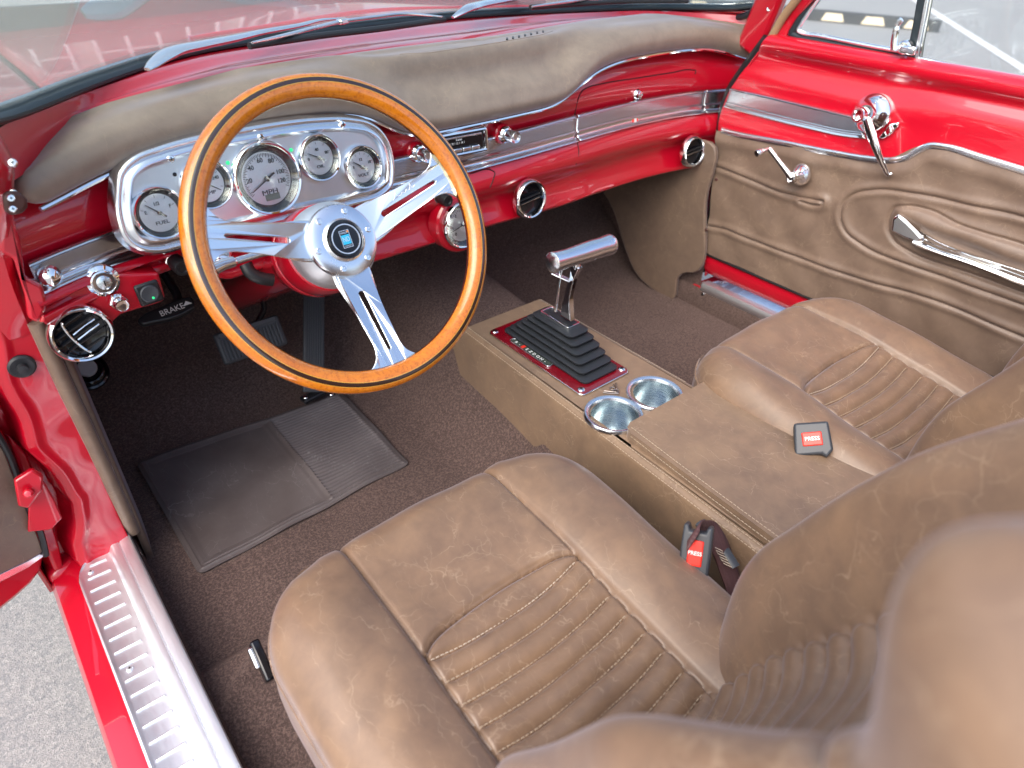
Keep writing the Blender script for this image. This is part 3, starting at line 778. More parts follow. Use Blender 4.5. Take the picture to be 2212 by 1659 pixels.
# ---- things mounted on the dash
DIAL = chrome_m('dial_silver', (.80, .83, .85), .45)
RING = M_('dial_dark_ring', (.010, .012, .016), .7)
def gauge(parent, M, r, word, nums, needle, name='gauge', ticks=(0, 180, 11), fs=.18, label=None):
    """M: frame at the panel surface, Z towards the driver"""
    mb = MB(); mb.lathe([(r, -.001), (r*1.0, .005), (r*.975, .0085), (r*.93, .0105), (r*.885, .0095), (r*.865, .006), (r*.86, .0045)], M, 72, cap=False)
    gb = build(name, mb, CHR, parent, label=label)
    mb = MB(); mb.lathe([(r*.872, .0062), (r*.80, .0035), (r*.705, .0028), (r*.70, .0018)], M, 64, cap=False); build('dark_ring', mb, RING, gb)  # dark-coloured ring between the bezel and the silver dial
    mb = MB(); mb.lathe([(r*.74, .0016), (.0001, .0018)], M, 64, cap=False); build('dial', mb, DIAL, gb)
    pm = MB(); a0, a1, n = ticks
    for i in range(n):
        a = R(a0+(a1-a0)*i/(n-1)); L = r*.10 if i % 2 == 0 or n < 8 else r*.06
        T = M @ Matrix.Rotation(a, 4, 'Z') @ Matrix.Translation((r*.66-L/2, 0, .0022)); pm.box((0, 0, 0), (L, r*.014, .0002), T)
    for s_, an, rr in nums:
        T = M @ Matrix.Translation((r*rr*math.cos(R(an)), r*rr*math.sin(R(an)), .0023)); text('', s_, r*fs, T, DGRY, pm, bold=.00006)
    text('', word, r*.19, M @ Matrix.Translation((0, -r*.36, .0023)), DGRY, pm, sx=1.25)
    build('dial_print', pm, DGRY, gb, smooth=0)
    T = M @ Matrix.Rotation(R(needle), 4, 'Z')
    mb = MB(); mb.add([(-r*.26, -.0013, .0052), (r*.58, -.0004, .0052), (r*.58, .0004, .0052), (-r*.26, .0013, .0052), (-r*.26, -.0013, .0044), (r*.58, -.0004, .0044), (r*.58, .0004, .0044), (-r*.26, .0013, .0044)],
               [(0, 1, 2, 3), (7, 6, 5, 4), (0, 4, 5, 1), (1, 5, 6, 2), (2, 6, 7, 3), (3, 7, 4, 0)], T)
    mb.lathe([(r*.075, .002), (r*.075, .0058), (.0001, .0062)], M, 20); build('needle', mb, BLK, gb, smooth=0)
    mb = MB(); mb.lathe([(r*.87, .0078), (.0001, .0084)], M, 48, cap=False); build('glass', mb, GLS2, gb, solid=.0006)
    return gb
# instrument cluster
cl = thing('instrument_cluster', (-.37, .22, .50), 'brushed aluminium instrument cluster with round dials behind the steering wheel', 'instrument cluster')
CN = Vector((.095, -.97, .21)).normalized(); CO = (-.37, .2175, .56)
CM = frame(CO, CN)
def CP(u, v):                                   # picture -> cluster plane coords
    q = CM.inverted() @ Vector(atp(u, v, CO, CN)); return (q.x, q.y)
ol = [(248, 400), (252, 376), (264, 356), (288, 336), (340, 316), (420, 294), (520, 276), (600, 262), (680, 253), (760, 253), (794, 260), (824, 280), (840, 304), (850, 340), (852, 376), (848, 402), (832, 420), (760, 446), (640, 474), (520, 504), (392, 536), (344, 547), (316, 546), (288, 536), (266, 516), (252, 480), (246, 440)]
OL = spl([CP(*p) for p in ol], 160, closed=True)
rows = []
for d, h in ((-.004, -.012), (-.002, -.006), (0, .000), (.003, .004), (.006, .004), (.008, .001), (.010, .002), (.013, .006), (.0165, .0065), (.019, .003), (.0205, -.001), (.022, -.004)):
    q = inset(OL, d); rows.append([CM @ Vector((p[0], p[1], h)) for p in q])
mb = MB(); mb.grid(rows, cv=True); build('bezel', mb, CHR2, cl, smooth=60)
rows = [[CM @ Vector((p[0], p[1], -.003)) for p in inset(OL, .021)]]; n = 160
mb = MB(); mb.add(rows[0]+[tuple(Vector(p)-CN*.003) for p in rows[0]], [tuple(range(n)), tuple(range(n, 2*n))[::-1]]); build('panel', mb, BRU, cl, smooth=0)
def CF(u, v, h=-.003):
    x, y = CP(u, v); return CM @ Matrix.Translation((x, y, h))
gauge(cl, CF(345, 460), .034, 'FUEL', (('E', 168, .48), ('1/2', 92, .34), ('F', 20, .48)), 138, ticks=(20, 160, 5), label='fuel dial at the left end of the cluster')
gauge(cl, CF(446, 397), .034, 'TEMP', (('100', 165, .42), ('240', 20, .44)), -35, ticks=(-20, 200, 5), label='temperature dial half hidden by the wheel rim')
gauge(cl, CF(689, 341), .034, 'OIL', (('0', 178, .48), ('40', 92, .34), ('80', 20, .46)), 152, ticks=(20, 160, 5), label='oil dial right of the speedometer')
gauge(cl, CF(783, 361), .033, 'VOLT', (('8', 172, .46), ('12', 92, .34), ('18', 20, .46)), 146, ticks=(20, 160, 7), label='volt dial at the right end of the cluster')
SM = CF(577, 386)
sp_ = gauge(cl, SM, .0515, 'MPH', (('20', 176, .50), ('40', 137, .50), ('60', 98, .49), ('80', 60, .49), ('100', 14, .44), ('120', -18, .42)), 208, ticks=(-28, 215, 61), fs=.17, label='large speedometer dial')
mb = MB(); mb.box((.002, -.0255, .0024), (.021, .0085, .001), SM); build('odometer_display', mb, LCD, sp_, smooth=0)
for u, v in ((405, 387), (629, 334), (826, 302)):
    pass
def cl_screw(u, v):
    T = CF(u, v, .0062); mb = MB(); mb.lathe([(.0048, -.004), (.0048, .001), (.0036, .0025), (.0001, .003)], T, 16); o = build('screw', mb, CHR, cl)
    mb = MB(); mb.box((0, 0, .0030), (.005, .0012, .0006), T); mb.box((0, 0, .0030), (.0012, .005, .0006), T); build('screw_slot', mb, BLK, o, smooth=0)
for u, v in ((365, 343), (559, 296), (735, 268)): cl_screw(u, v)
for u, v, mt in ((494, 352, GRN), (631, 324, GRN), (379, 377, BLKG)):
    T = CF(u, v); mb = MB(); mb.lathe([(.0026, -.001), (.0026, .001), (.0001, .0022)], T, 16); build('indicator_light', mb, mt, cl)
# separate dial right of the column
gt = thing('pod_gauge', gp, 'round chrome rimmed dial hung under the dash right of the steering column', 'gauge')
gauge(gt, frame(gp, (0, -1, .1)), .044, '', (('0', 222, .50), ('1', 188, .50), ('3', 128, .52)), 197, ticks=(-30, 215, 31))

def air_vent(p, nrm, r, label, deep=0., roll=0.3, ball=False):
    p = np.array(p)+np.array(Vector(nrm).normalized())*.007; t = thing('air_vent', p, label, 'air vent', 'round air vents along the lower dash'); Mv = frame(p, nrm) @ Matrix.Rotation(roll, 4, 'Z')
    mb = MB(); mb.lathe([(r*1.0, -.004), (r*1.0, .003), (r*.97, .008), (r*.90, .011), (r*.84, .010), (r*.80, .007), (r*.78, .001), (r*.77, -.004)], Mv, 64, cap=False); build('bezel', mb, CHR, t)
    mb = MB(); mb.lathe([(r*.79, .002), (r*.76, -.002), (r*.6, -.0045), (.0001, -.005)], Mv, 48, cap=False); build('ball', mb, BLKG, t)
    if ball:
        mb = MB()
        for k in range(-2, 3):
            y = k*r*.27; xx = math.sqrt(max(.01, .70**2-(k*.27)**2))*r; mb.box((0, y, -.002), (2*xx, .0016, .006), Mv @ Matrix.Rotation(.0, 4, 'X'))
        build('louver', mb, BLK, t, smooth=0)
        pts_ = [(-r*.10+r*.16*math.cos(a)-r*.05, r*.70*math.sin(a), .004+.004*math.cos(a)) for a in np.linspace(R(100), R(260), 24)]
        mb = MB(); mb.tube([Mv @ Vector(q) for q in pts_], .0016, 8); build('vane', mb, CHR, t)
        for yy in (.12, -.10):
            mb = MB(); mb.tube([Mv @ Vector(q) for q in ((-r*.2, r*yy, .001), (r*.25, r*(yy+.05), .003), (r*.62, r*(yy+.03), .001))], .0012, 8); build('vane', mb, CHR, t)
    else:
        for yy in (.09, -.09):
            mb = MB(); mb.box((0, r*yy, .000), (r*1.42, .0022, .007), Mv); build('louver', mb, BLK, t, bevel=.0005)
        mb = MB(); mb.box((0, r*-.10, .0035), (r*1.2, .0010, .001), Mv); build('louver_edge', mb, CHR, t, smooth=0)
    return t
air_vent(at(172, 717, 'y', LY-.006), (.06, -1, .15), .037, 'chrome ringed ball air vent in the pod nearest the driver door', ball=True, roll=.35)
air_vent(at(1138, 428, 'y', g(.13)-.034), (0, -1, .12), .0385, 'chrome ringed air vent in the middle of the lower dash', roll=.12)
air_vent(at(1490, 326, 'y', g(.64)-.040), (-.1, -1, .12), .036, 'chrome ringed air vent beside the glovebox, next to the passenger door', roll=.12)
# ignition lock, chrome push button, rocker switch, black knobs
t = thing('ignition_lock', at(221, 606, 'y', g(-.61)-.03), 'chrome ignition key lock left of the instrument cluster', 'ignition lock')
p = at(221, 606, 'y', g(-.61)-.028); Mv = frame(p, (.0, -1, .15))
mb = MB(); mb.lathe([(.021, -.006), (.021, -.001), (.020, .004), (.0155, .006), (.0155, .009), (.0150, .012), (.0135, .0125), (.0125, .0115), (.0001, .0115)], Mv, 48); build('escutcheon', mb, CHR, t)
mb = MB(); mb.lathe([(.0085, .010), (.0085, .0135), (.007, .0145), (.0001, .0145)], Mv, 32); kc = build('key_cylinder', mb, STEEL, t)
mb = MB(); mb.box((0, 0, .0147), (.0014, .0065, .001), Mv); build('key_slot', mb, BLK, t, smooth=0)
t = thing('push_button', at(262, 652, 'y', LY), 'small chrome push button with hex nut under the ignition lock', 'push button')
Mv = frame(at(256, 652, 'y', LY-.004), (.05, -1, .1))
mb = MB(); mb.lathe([(.011, -.003), (.011, .003), (.0095, .004)], Mv, 6); build('nut', mb, CHR, t, smooth=20)
mb = MB(); mb.lathe([(.0085, .003), (.0085, .014), (.0075, .017), (.006, .0165), (.0001, .0168)], Mv, 32); build('button', mb, CHR, t)
t = thing('rocker_switch', at(318, 632, 'y', LY), 'square black rocker switch with a green dot', 'switch')
Mv = frame(at(321, 632, 'y', LY-.004), (.0, -1, .12)) @ Matrix.Rotation(.05, 4, 'Z')
mb = MB(); mb.box((0, 0, .002), (.030, .030, .006), Mv); build('frame', mb, BLK, t, bevel=.003)
mb = MB(); mb.lathe([(.0115, .003), (.0115, .0065), (.010, .0075), (.0001, .006)], Mv, 36); build('rocker', mb, GREY, t)
mb = MB(); mb.lathe([(.0016, .006), (.0016, .0082), (.0001, .0085)], Mv @ Matrix.Translation((.002, -.006, 0)), 12); build('status_light', mb, GRN, t)
def black_knob(u, v, y, tilt, r, L, label):
    t = thing('dash_knob', at(u, v, 'y', y), label, 'knob'); Mv = frame(at(u, v, 'y', y), tilt)
    mb = MB(); mb.lathe([(r*1.15, -.002), (r*1.15, .003), (r, .005)], Mv, 6); build('nut', mb, CHR, t, smooth=20)
    mb = MB(); mb.lathe([(r*.95, .004), (r, .008), (r, L-.002), (r*.92, L), (r*.6, L), (r*.5, L-.002), (.0001, L-.002)], Mv, 32); build('grip', mb, BLK, t)
black_knob(375, 562, g(-.52)-.024, (.10, -1, -.05), .0115, .030, 'black cylindrical knob left of the steering column')
black_knob(946, 424, g(-.06)-.026, (.05, -1, .0), .0105, .030, 'black cylindrical knob right of the steering wheel hub')

# ================================================================== STEERING
ang = R(30); WC = Vector((-.3677, 0, .5494)); WN = Vector((0, -math.cos(ang), math.sin(ang)))
WM = frame(WC, WN)                              # local x right, y up the wheel, z to the driver
sw = thing('steering_wheel', WC, 'varnished wood rimmed steering wheel with three slotted polished spokes', 'steering wheel')
RM_, rm = .1795, .0140
def ring(a0, a1, rr, n=160, m=10):
    rows = []
    for i in range(n):
        t = 2*math.pi*i/n; row = []
        for k in range(m+1):
            a = a0+(a1-a0)*k/m
            # oval section with shallow finger scallops behind
            q = rr*(1+.0*math.cos(a)); row.append(WM @ Vector(((RM_+q*math.cos(a))*math.cos(t), (RM_+q*math.cos(a))*math.sin(t), q*.92*math.sin(a))))
        rows.append(row)
    mb = MB(); mb.grid(rows, cu=True); return mb
build('rim', ring(0, 2*math.pi, rm, 180, 28), WOOD, sw)
build('rim_inlay', ring(R(66), R(86), rm+.0003, 180, 4), WOODD, sw)
build('rim_inlay', ring(R(87), R(89.5), rm+.00035, 180, 2), WOODL, sw)
build('rim_inlay', ring(R(62.5), R(65), rm+.00035, 180, 2), WOODL, sw)
build('rim_core', ring(R(172), R(196), rm+.0004, 180, 3), chrome_m('rim_core_metal', (.75, .62, .35), .25), sw)
HK = -.034
def spoke(th, name='spoke', sig=False):
    # shape in (u along spoke, v across); slopes from the hub up to the rim
    up = [(.030, .0), (.030, .024), (.045, .0245), (.08, .0195), (.12, .0165), (.142, .0165), (.153, .020), (.162, .029), (.1685, .041)]
    top = [(.030, .022)]+[tuple(p) for p in spl(up[1:], 36)]
    arc = [(.1705*math.cos(a), .1705*math.sin(a)) for a in np.linspace(math.asin(.041/.1705), -math.asin(.041/.1705), 14)]
    bot = [(p[0], -p[1]) for p in top[::-1]]
    lp = top+arc[1:-1]+bot
    hw0, hw1 = .0040, .0022
    sl = [(.070, -hw0*.9)]+[(.070-hw0*math.cos(a)*.9, hw0*math.sin(a)) for a in np.linspace(-1.2, 1.2, 7)]+[(.145, hw1), (.1475, 0), (.145, -hw1)]
    mb = plate2d([lp, sl], Matrix.Identity(4), .0046, .0008)
    Rz = Matrix.Rotation(th, 4, 'Z'); vs = []
    for v in mb.v:
        k = HK*(1-sm(.035, .165, v[0]))-.0045
        vs.append(tuple(WM @ (Rz @ Vector((v[0], v[1], v[2]+k)))))
    mb.v = vs; o = build(name, mb, CHR2, sw, smooth=30); return Rz
SPM = chrome_m('spoke_mark', (.95, .95, .95), .5)
for th in (R(165.5), R(16), R(270)):
    Rz = spoke(th)
# engraved signature
mb = MB(); sig = [(.070, .010), (.073, .016), (.076, .011), (.073, .0095), (.078, .009), (.082, .009), (.0822, .010)]
sig2 = [(.088, .008), (.092, .012), (.095, .019), (.096, .010), (.100, .009), (.103, .012), (.106, .009), (.109, .012), (.112, .009), (.116, .018), (.117, .009), (.121, .011)]
for s_ in (sig, sig2):
    pts = []
    Rz = Matrix.Rotation(R(16), 4, 'Z')
    for p in spl(s_, 40): pts.append(WM @ (Rz @ Vector((p[0], p[1]*.72+.002, HK*(1-sm(.035, .165, p[0]))-.0045+.0024))))
    mb.tube(pts, .00035, 5)
build('signature', mb, SPM, sw)
HM = WM @ Matrix.Translation((0, 0, HK))
mb = MB(); mb.lathe([(.046, -.004), (.0462, .002), (.0445, .0055), (.040, .0075), (.031, .0085), (.0275, .0085), (.0265, .012), (.0245, .0135), (.0235, .0125)], HM, 72); build('hub_ring', mb, CHR2, sw)
for k in range(6):
    a = R(60*k+8); T = HM @ Matrix.Translation((.0368*math.cos(a), .0368*math.sin(a), .0075)); mb = MB(); mb.lathe([(.0042, -.001), (.0042, .001), (.0034, .0028), (.0018, .0030), (.0014, .0018), (.0001, .0016)], T, 18); build('bolt', mb, CHR, sw)
mb = MB(); mb.lathe([(.0238, .004), (.0236, .0125), (.0215, .0150), (.0185, .0152), (.0175, .0148), (.0001, .0160)], HM, 56); hb = build('horn_button', mb, BLKG, sw)
mb = MB(); mb.lathe([(.0190, .0145), (.0187, .0160), (.0175, .0160), (.0172, .0145)], HM, 56, cap=False); build('badge_ring', mb, SILV, hb)
E_ = HM @ Matrix.Rotation(R(0), 4, 'Z') @ Matrix.Translation((-.0005, .0, .0162))
mb = plate2d([[(-.0065, -.0108), (.0065, -.0108), (.0065, .0108), (-.0065, .0108)], [(-.0059, -.0102), (.0059, -.0102), (.0059, .0102), (-.0059, .0102)]], E_, .0005); build('badge_frame', mb, SILV, hb, smooth=0)
mb = MB(); mb.box((0, -.0008, 0), (.0108, .0118, .0004), E_); build('badge_field', mb, BLUE, hb, smooth=0)
mb = MB(); text('', 'NARDI', .0036, E_ @ Matrix.Translation((-.0004, .0076, .0003)), WHT, mb, sx=.85); text('', 'TORINO', .0026, E_ @ Matrix.Translation((0, -.0086, .0003)), WHT, mb, sx=.95); text('', 'ND', .0085, E_ @ Matrix.Translation((0, -.0008, .0004)), WHT, mb, sx=.75); build('badge_lettering', mb, SILV, hb, smooth=0)
mb = MB(); mb.lathe([(.0013, 0), (.0001, .0004)], E_ @ Matrix.Translation((.0047, .0085, .0004)), 12); build('badge_dot', mb, ORG, hb, smooth=0)
# column
sc_ = thing('steering_column', WC+Vector((0, .2, -.12)), 'red steering column with brushed collar behind the wheel hub', 'steering column')
CMx = WM @ Matrix.Translation((0, .0, HK-.005))
mb = MB(); mb.lathe([(.044, .002), (.0475, -.004), (.054, -.014), (.0555, -.030), (.0555, -.044)], CMx, 64); build('hub_adapter', mb, SILV, sc_)
mb = MB(); mb.lathe([(.0545, -.040), (.0575, -.042), (.0600, -.052), (.0605, -.082), (.0595, -.086), (.056, -.087), (.055, -.090)], CMx, 64); build('collar', mb, RED, sc_)
mb = MB(); mb.lathe([(.0570, -.088), (.0600, -.090), (.0605, -.098), (.056, -.118), (.046, -.15), (.036, -.2), (.034, -.62)], CMx, 64); build('column_tube', mb, RED, sc_)
# turn signal lever
lv = thing('turn_signal_lever', at(540, 555, 'y', .09), 'slim chrome turn signal lever left of the steering column', 'lever')
q0 = np.array(atp(640, 530, (-.37, .07, .5), (0, -.866, .5))); q1 = np.array(atp(560, 549, (-.37, .07, .5), (0, -.866, .5))); q2 = np.array(atp(480, 572, (-.37, .06, .5), (0, -.866, .5))); q3 = np.array(atp(440, 592, (-.37, .055, .5), (0, -.866, .5)))
mb = MB(); mb.tube([q0, q1, q2], [.0045, .0042, .0042], 14); build('arm', mb, CHR2, lv)
mb = MB(); mb.tube([q2+(q1-q2)*.35, q2+(q1-q2)*.3, q2, q2+(q3-q2)*.5, q3], [.0045, .0065, .0072, .0078, .008], 18); build('grip', mb, CHR, lv)
mb = MB(); mb.lathe([(.011, -.006), (.011, .004), (.008, .007), (.0001, .008)], frame(atp(478, 548, (-.37, .075, .5), (0, -.866, .5)), (0, -.8, .6)), 20); build('hazard_knob', mb, CHR, lv)
mb = MB(); cp = [atp(u, v, (-.37, .15, .45), (0, -.866, .5)) for u, v in ((530, 570), (540, 588), (560, 600), (590, 605))]; mb.tube(spl(cp, 20), .009, 12); build('wiring_loom', mb, BLK, sc_)

# ================================================================== PEDALS, HANDLES, MAT
t = thing('parking_brake_handle', at(355, 685, 'y', .36), 'black parking brake release handle lettered BRAKE hanging under the dash', 'brake handle')
bp = [at(u, v, 'y', .35) for u, v in ((300, 700), (420, 655))]
bx = Vector(bp[1]-bp[0]).normalized(); bn = (Vector(CAMP)-Vector(bp[0])).normalized(); bn = (bn*.5+Vector((0, -.3, .6))).normalized()
BM = frame((Vector(bp[0])+Vector(bp[1]))/2, bn, bx); BL = (bp[1]-bp[0]); BL = float(np.linalg.norm(BL))
hl = [(-.5*BL, .004), (-.42*BL, .008), (0, .012), (.40*BL, .013), (.49*BL, .010), (.5*BL, .002), (.46*BL, -.008), (.30*BL, -.012), (-.30*BL, -.008), (-.47*BL, -.004)]
mb = plate2d([spl(hl, 50, closed=True)], BM, .014, .003); build('grip', mb, BLK, t)
mb = MB(); text('', 'BRAKE', .0135, BM @ Matrix.Translation((.008, 0, .0073)), WHT, mb, sx=.95); x_ = BL*.36; mb.add([(x_-.006, -.001, .0073), (x_+.008, -.001, .0073), (x_+.001, .006, .0073), (x_-.006, -.001, .0076), (x_+.008, -.001, .0076), (x_+.001, .006, .0076)], [(0, 2, 1), (3, 4, 5)], BM)
build('lettering', mb, WHT, t, smooth=0)
mb = MB(); mb.tube([BM @ Vector((.02, .004, -.004)), BM @ Vector((.03, .03, -.02)), Vector(BM @ Vector((.03, .03, -.02)))+Vector((.0, .15, .05))], .007, 10); build('rod', mb, BLK, t)

t = thing('brake_pedal', at(540, 735, 'y', .45), 'wide ribbed rubber brake pedal on a bent black arm', 'pedal')
c4 = [at(u, v, 'y', .45) for u, v in ((466, 728), (592, 681), (622, 742), (485, 783))]
pc = sum(c4)/4; px_ = Vector(c4[1]-c4[0]+c4[2]-c4[3]).normalized(); PMx = frame(pc, (0, -.85, .5), px_)
mb = MB(); mb.box((0, 0, 0), (.128, .062, .012), PMx); build('pad', mb, PEDR, t, bevel=.006, seg=3)
mb = MB()
for k in range(17): mb.box((-.054+k*.00675, -.005, .0075), (.0042, .042, .0035), PMx)
build('rib', mb, PEDR, t, bevel=.0008)
mb = MB(); mb.box((0, .0245, .0068), (.112, .010, .004), PMx); build('top_band', mb, PEDR, t, bevel=.0015)
arm = [PMx @ Vector((.012, .02, -.010))]+[Vector(at(u, v, 'y', y)) for u, v, y in ((580, 705, .47), (566, 690, .48), (567, 662, .49), (560, 630, .50), (550, 600, .51))]+[Vector((-.37, .52, .46))]
arm = [Vector(at(u, v, 'y', y)) for u, v, y in ((551, 712, .465), (560, 690, .47), (571, 665, .475), (566, 645, .48), (552, 600, .49))]
mb = MB(); mb.tube(spl(arm+[arm[-1]+Vector((-.0, .02, .08))], 30), .0055, 10); build('arm', mb, BLKG, t)

t = thing('accelerator_pedal', at(690, 850, 'z', .03), 'long ribbed rubber accelerator pedal hinged at the floor', 'pedal')
q = [at(657, 612, 'y', .535), at(699, 612, 'y', .535), at(697, 850, 'y', .405), at(657, 845, 'y', .405)]
up_ = Vector(q[0]+q[1]-q[2]-q[3])*.5; L = up_.length; ctr = sum(q)/4; wdt = float(np.linalg.norm(q[1]-q[0])+np.linalg.norm(q[2]-q[3]))/2
az_ = Vector((1, 0, 0)).cross(up_.normalized()); AM = frame(ctr, az_, up_.cross(az_))
mb = MB(); mb.box((0, 0, 0), (wdt, L, .008), AM); build('pad', mb, PEDR, t, bevel=.003)
mb = MB()
for k in range(8): mb.box(((k-3.5)*wdt*.105, -.005, .0045), (wdt*.06, L*.86, .0035), AM)
build('rib', mb, PEDR, t, bevel=.0008)
hc = at(680, 853, 'z', .035); mb = MB(); mb.box((0, 0, 0), (.060, .022, .010), Matrix.Translation(tuple(hc))@Matrix.Rotation(.12, 4, 'Z')); build('hinge_plate', mb, BLK, t, bevel=.003)
screw('screw', at(660, 858, 'z', .041), (0, -.2, 1), .005, t); screw('screw', at(716, 851, 'z', .041), (0, -.2, 1), .005, t)

t = thing('dimmer_switch', at(188, 803, 'y', .62), 'round foot dimmer switch with a pale cap on the left floor', 'foot switch')
dm = frame(at(190, 803, 'y', .60), (.0, -.7, .7))
mb = MB(); mb.lathe([(.036, -.004), (.035, .002), (.031, .003), (.029, .001), (.026, .004), (.022, .005), (.020, .002), (.0001, .002)], dm, 48); build('base', mb, BLKG, t)
mb = MB(); mb.lathe([(.011, .002), (.011, .022), (.0165, .024), (.0165, .028), (.015, .030), (.0001, .0285)], dm, 32); build('cap', mb, M_('pale_cap', (.55, .58, .6), .3), t)

# floor mat: flat field left, ribbed heel pad right
t = thing('floor_mat', (-.44, .28, .004), 'dark brown vinyl floor mat with a ribbed heel pad in the driver footwell', 'floor mat')
FL, FR, BR, BL_ = [at(u, v, 'z', .004) for u, v in ((293, 1000), (738, 848), (886, 1000), (430, 1243))]
def mp(s, r, z=.0):                              # s 0..1 left-right, r 0..1 front-back
    p = (FL*(1-s)+FR*s)*(1-r)+(BL_*(1-s)+BR*s)*r; return (p[0], p[1], floor_z(p[0], p[1])+.003+z)
def rr_(s0, s1, r0, r1, rad, z, n=8):
    pts = []
    for cs, cr_, a in ((s1-rad, r1-rad, 0), (s0+rad, r1-rad, 90), (s0+rad, r0+rad, 180), (s1-rad, r0+rad, 270)):
        for k in range(n+1):
            q = R(a+90*k/n); pts.append((cs+rad*math.cos(q), cr_+rad*math.sin(q), z))
    return pts
def mat_z(s, r):
    d = min(s, 1-s, (r)*.8, (1-r)*.8)
    z = .0026+.0022*math.exp(-((d-.020)/.006)**2)+.0016*math.exp(-((d-.036)/.004)**2)
    if .60 < s < .975 and .04 < r < .965: z +=   .0016+.0018*math.sin(r*math.pi*2*34)*sm(.60, .615, s)*sm(.975, .965, s)
    z += .002*math.exp(-((s-.60)/.008)**2)*(1 if .03 < r < .97 else 0)
    if .05 < s < .57: z -= .0012*sm(.05, .06, s)*sm(.57, .56, s)*sm(.06, .07, r)*sm(.94, .93, r)
    z += .0015*math.sin(s*7+1)*math.sin(r*5)+.0008*math.sin(s*19+r*13)
    return z
cut = lambda s, r: True
P = []; ns, nr = 150, 420
ss = np.linspace(0, 1, ns); rs = np.linspace(0, 1, nr)
for s in ss:
    row = []
    e = min(s/.035, (1-s)/.035, 1.); rm0 = .035*(1-math.sqrt(max(0, 1-(1-e)**2)))
    for r in rs:
        r2 = rm0+(1-2*rm0)*r; row.append(mp(s, r2, mat_z(s, r2)))
    P.append(row)
mb = MB(); mb.grid(P); build('mat_body', mb, MATV, t, solid=.003, smooth=50)

# ================================================================== CENTRE CONSOLE
con = thing('center_console', (.01, -.2, 0), 'brown leather covered center console running between the seats', 'console')
KZ = .228
def con_z(y): return KZ+.000*y
kxl, kxr = -.0925, .117
prof_y = np.linspace(.172, -.95, 60)
def kfront(z): return .172+.0*z
def kwarp(mb):
    mb.v = [(x+(1-min(max((x-kxl)/(kxr-kxl), 0), 1))*((-.0785+.034*(max(y, -.6)-.16))-kxl)+min(max((x-kxl)/(kxr-kxl), 0), 1)*((.119-.018*(max(y, -.6)-.16))-kxr), y, z) for x, y, z in mb.v]
    return mb
# shell: top with rounded edges, sides down to the floor with a raked front
P = []
sec = [(0, -.24), (0, -.20), (0, -.10), (0, -.03), (0, -.012), (.0035, -.0035), (.012, 0), (.5, 0)]
pts = []
def con_row(y, lift=0):
    zt = con_z(y); row = []
    for dx, dz in [(0, -.235), (0, -.15), (0, -.06), (0, -.012), (.0015, -.005), (.005, -.0015), (.0118, 0)]: row.append((kxl+dx, y, zt+dz))
    row.append(None)
    for dx, dz in [(-.0118, 0), (-.005, -.0015), (-.0015, -.005), (0, -.012), (0, -.06), (0, -.15), (0, -.235)]: row.append((kxr+dx, y, zt+dz))
    return row
rows_ = [con_row(y) for y in prof_y]
CK = rows_[0].index(None); rows = [[p for p in r_ if p is not None] for r_ in rows_]
# rake the sides' front edge: low points start further back
for i, r_ in enumerate(rows):
    for j, p in enumerate(r_):
        dz = KZ-p[2]; y = p[1]
        ylim = .172+.065*sm(0, .10, dz)-.26*max(0, dz-.09) if False else (.172+.7*dz if dz < .10 else .242-1.35*(dz-.10))
        if i == 0: r_[j] = (p[0], ylim, p[2])
        else: r_[j] = (p[0], ylim+(p[1]-.172)*(ylim+.95)/(.172+.95), p[2])
mb = MB(); mb.grid([r_[:CK] for r_ in rows]); mb.grid([r_[CK:] for r_ in rows])
k_ = len(mb.v); fr0 = rows[0]; mb.v += fr0; mb.f.append(tuple(k_+i for i in range(len(fr0))))
cL = at(1321.6, 896, 'z', KZ+.004)+np.array([.004, 0, 0]); cR = at(1414, 849, 'z', KZ+.004)
cir = lambda c: [(c[0]+.0385*math.cos(a), c[1]+.0385*math.sin(a)) for a in np.linspace(0, 2*math.pi, 49)[:-1]]
tp = plate2d([[(kxl+.0115, .172), (kxr-.0115, .172), (kxr-.0115, -.95), (kxl+.0115, -.95)], cir(cL), cir(cR)], Matrix.Translation((0, 0, KZ-.0010)), .002)
k_ = len(mb.v); mb.v += tp.v; mb.f += [tuple(k_+i for i in f) for f in tp.f]
build('body', kwarp(mb), LEA_C, con)
def stitch(name, pts, parent, mat=STITCH, L=.0042, gap=.0018, r=.0005, lift=.0005):
    P = spl(pts, 400); mb = MB(); d = np.concatenate([[0], np.cumsum(np.linalg.norm(np.diff(P, axis=0), axis=1))]); s = 0
    while s+L < d[-1]:
        a = [np.interp(s, d, P[:, i]) for i in range(3)]; b = [np.interp(s+L, d, P[:, i]) for i in range(3)]
        mb.tube([Vector(a)+Vector((0, 0, lift)), (Vector(a)+Vector(b))/2+Vector((0, 0, lift+r*.8)), Vector(b)+Vector((0, 0, lift))], r, 5); s += L+gap
    return build(name, kwarp(mb) if parent is con else mb, mat, parent, smooth=60)
stitch('stitching', [(kxl+.008, .168, KZ+.0002), (kxl+.008, -.2, KZ+.0002), (kxl+.008, -.60, KZ+.0002)], con)
stitch('stitching', [(kxl+.001, .168, KZ-.006), (kxl+.001, -.2, KZ-.006), (kxl+.001, -.60, KZ-.006)], con, lift=0)
stitch('stitching', [(kxr-.008, .168, KZ+.0002), (kxr-.008, -.2, KZ+.0002)], con)
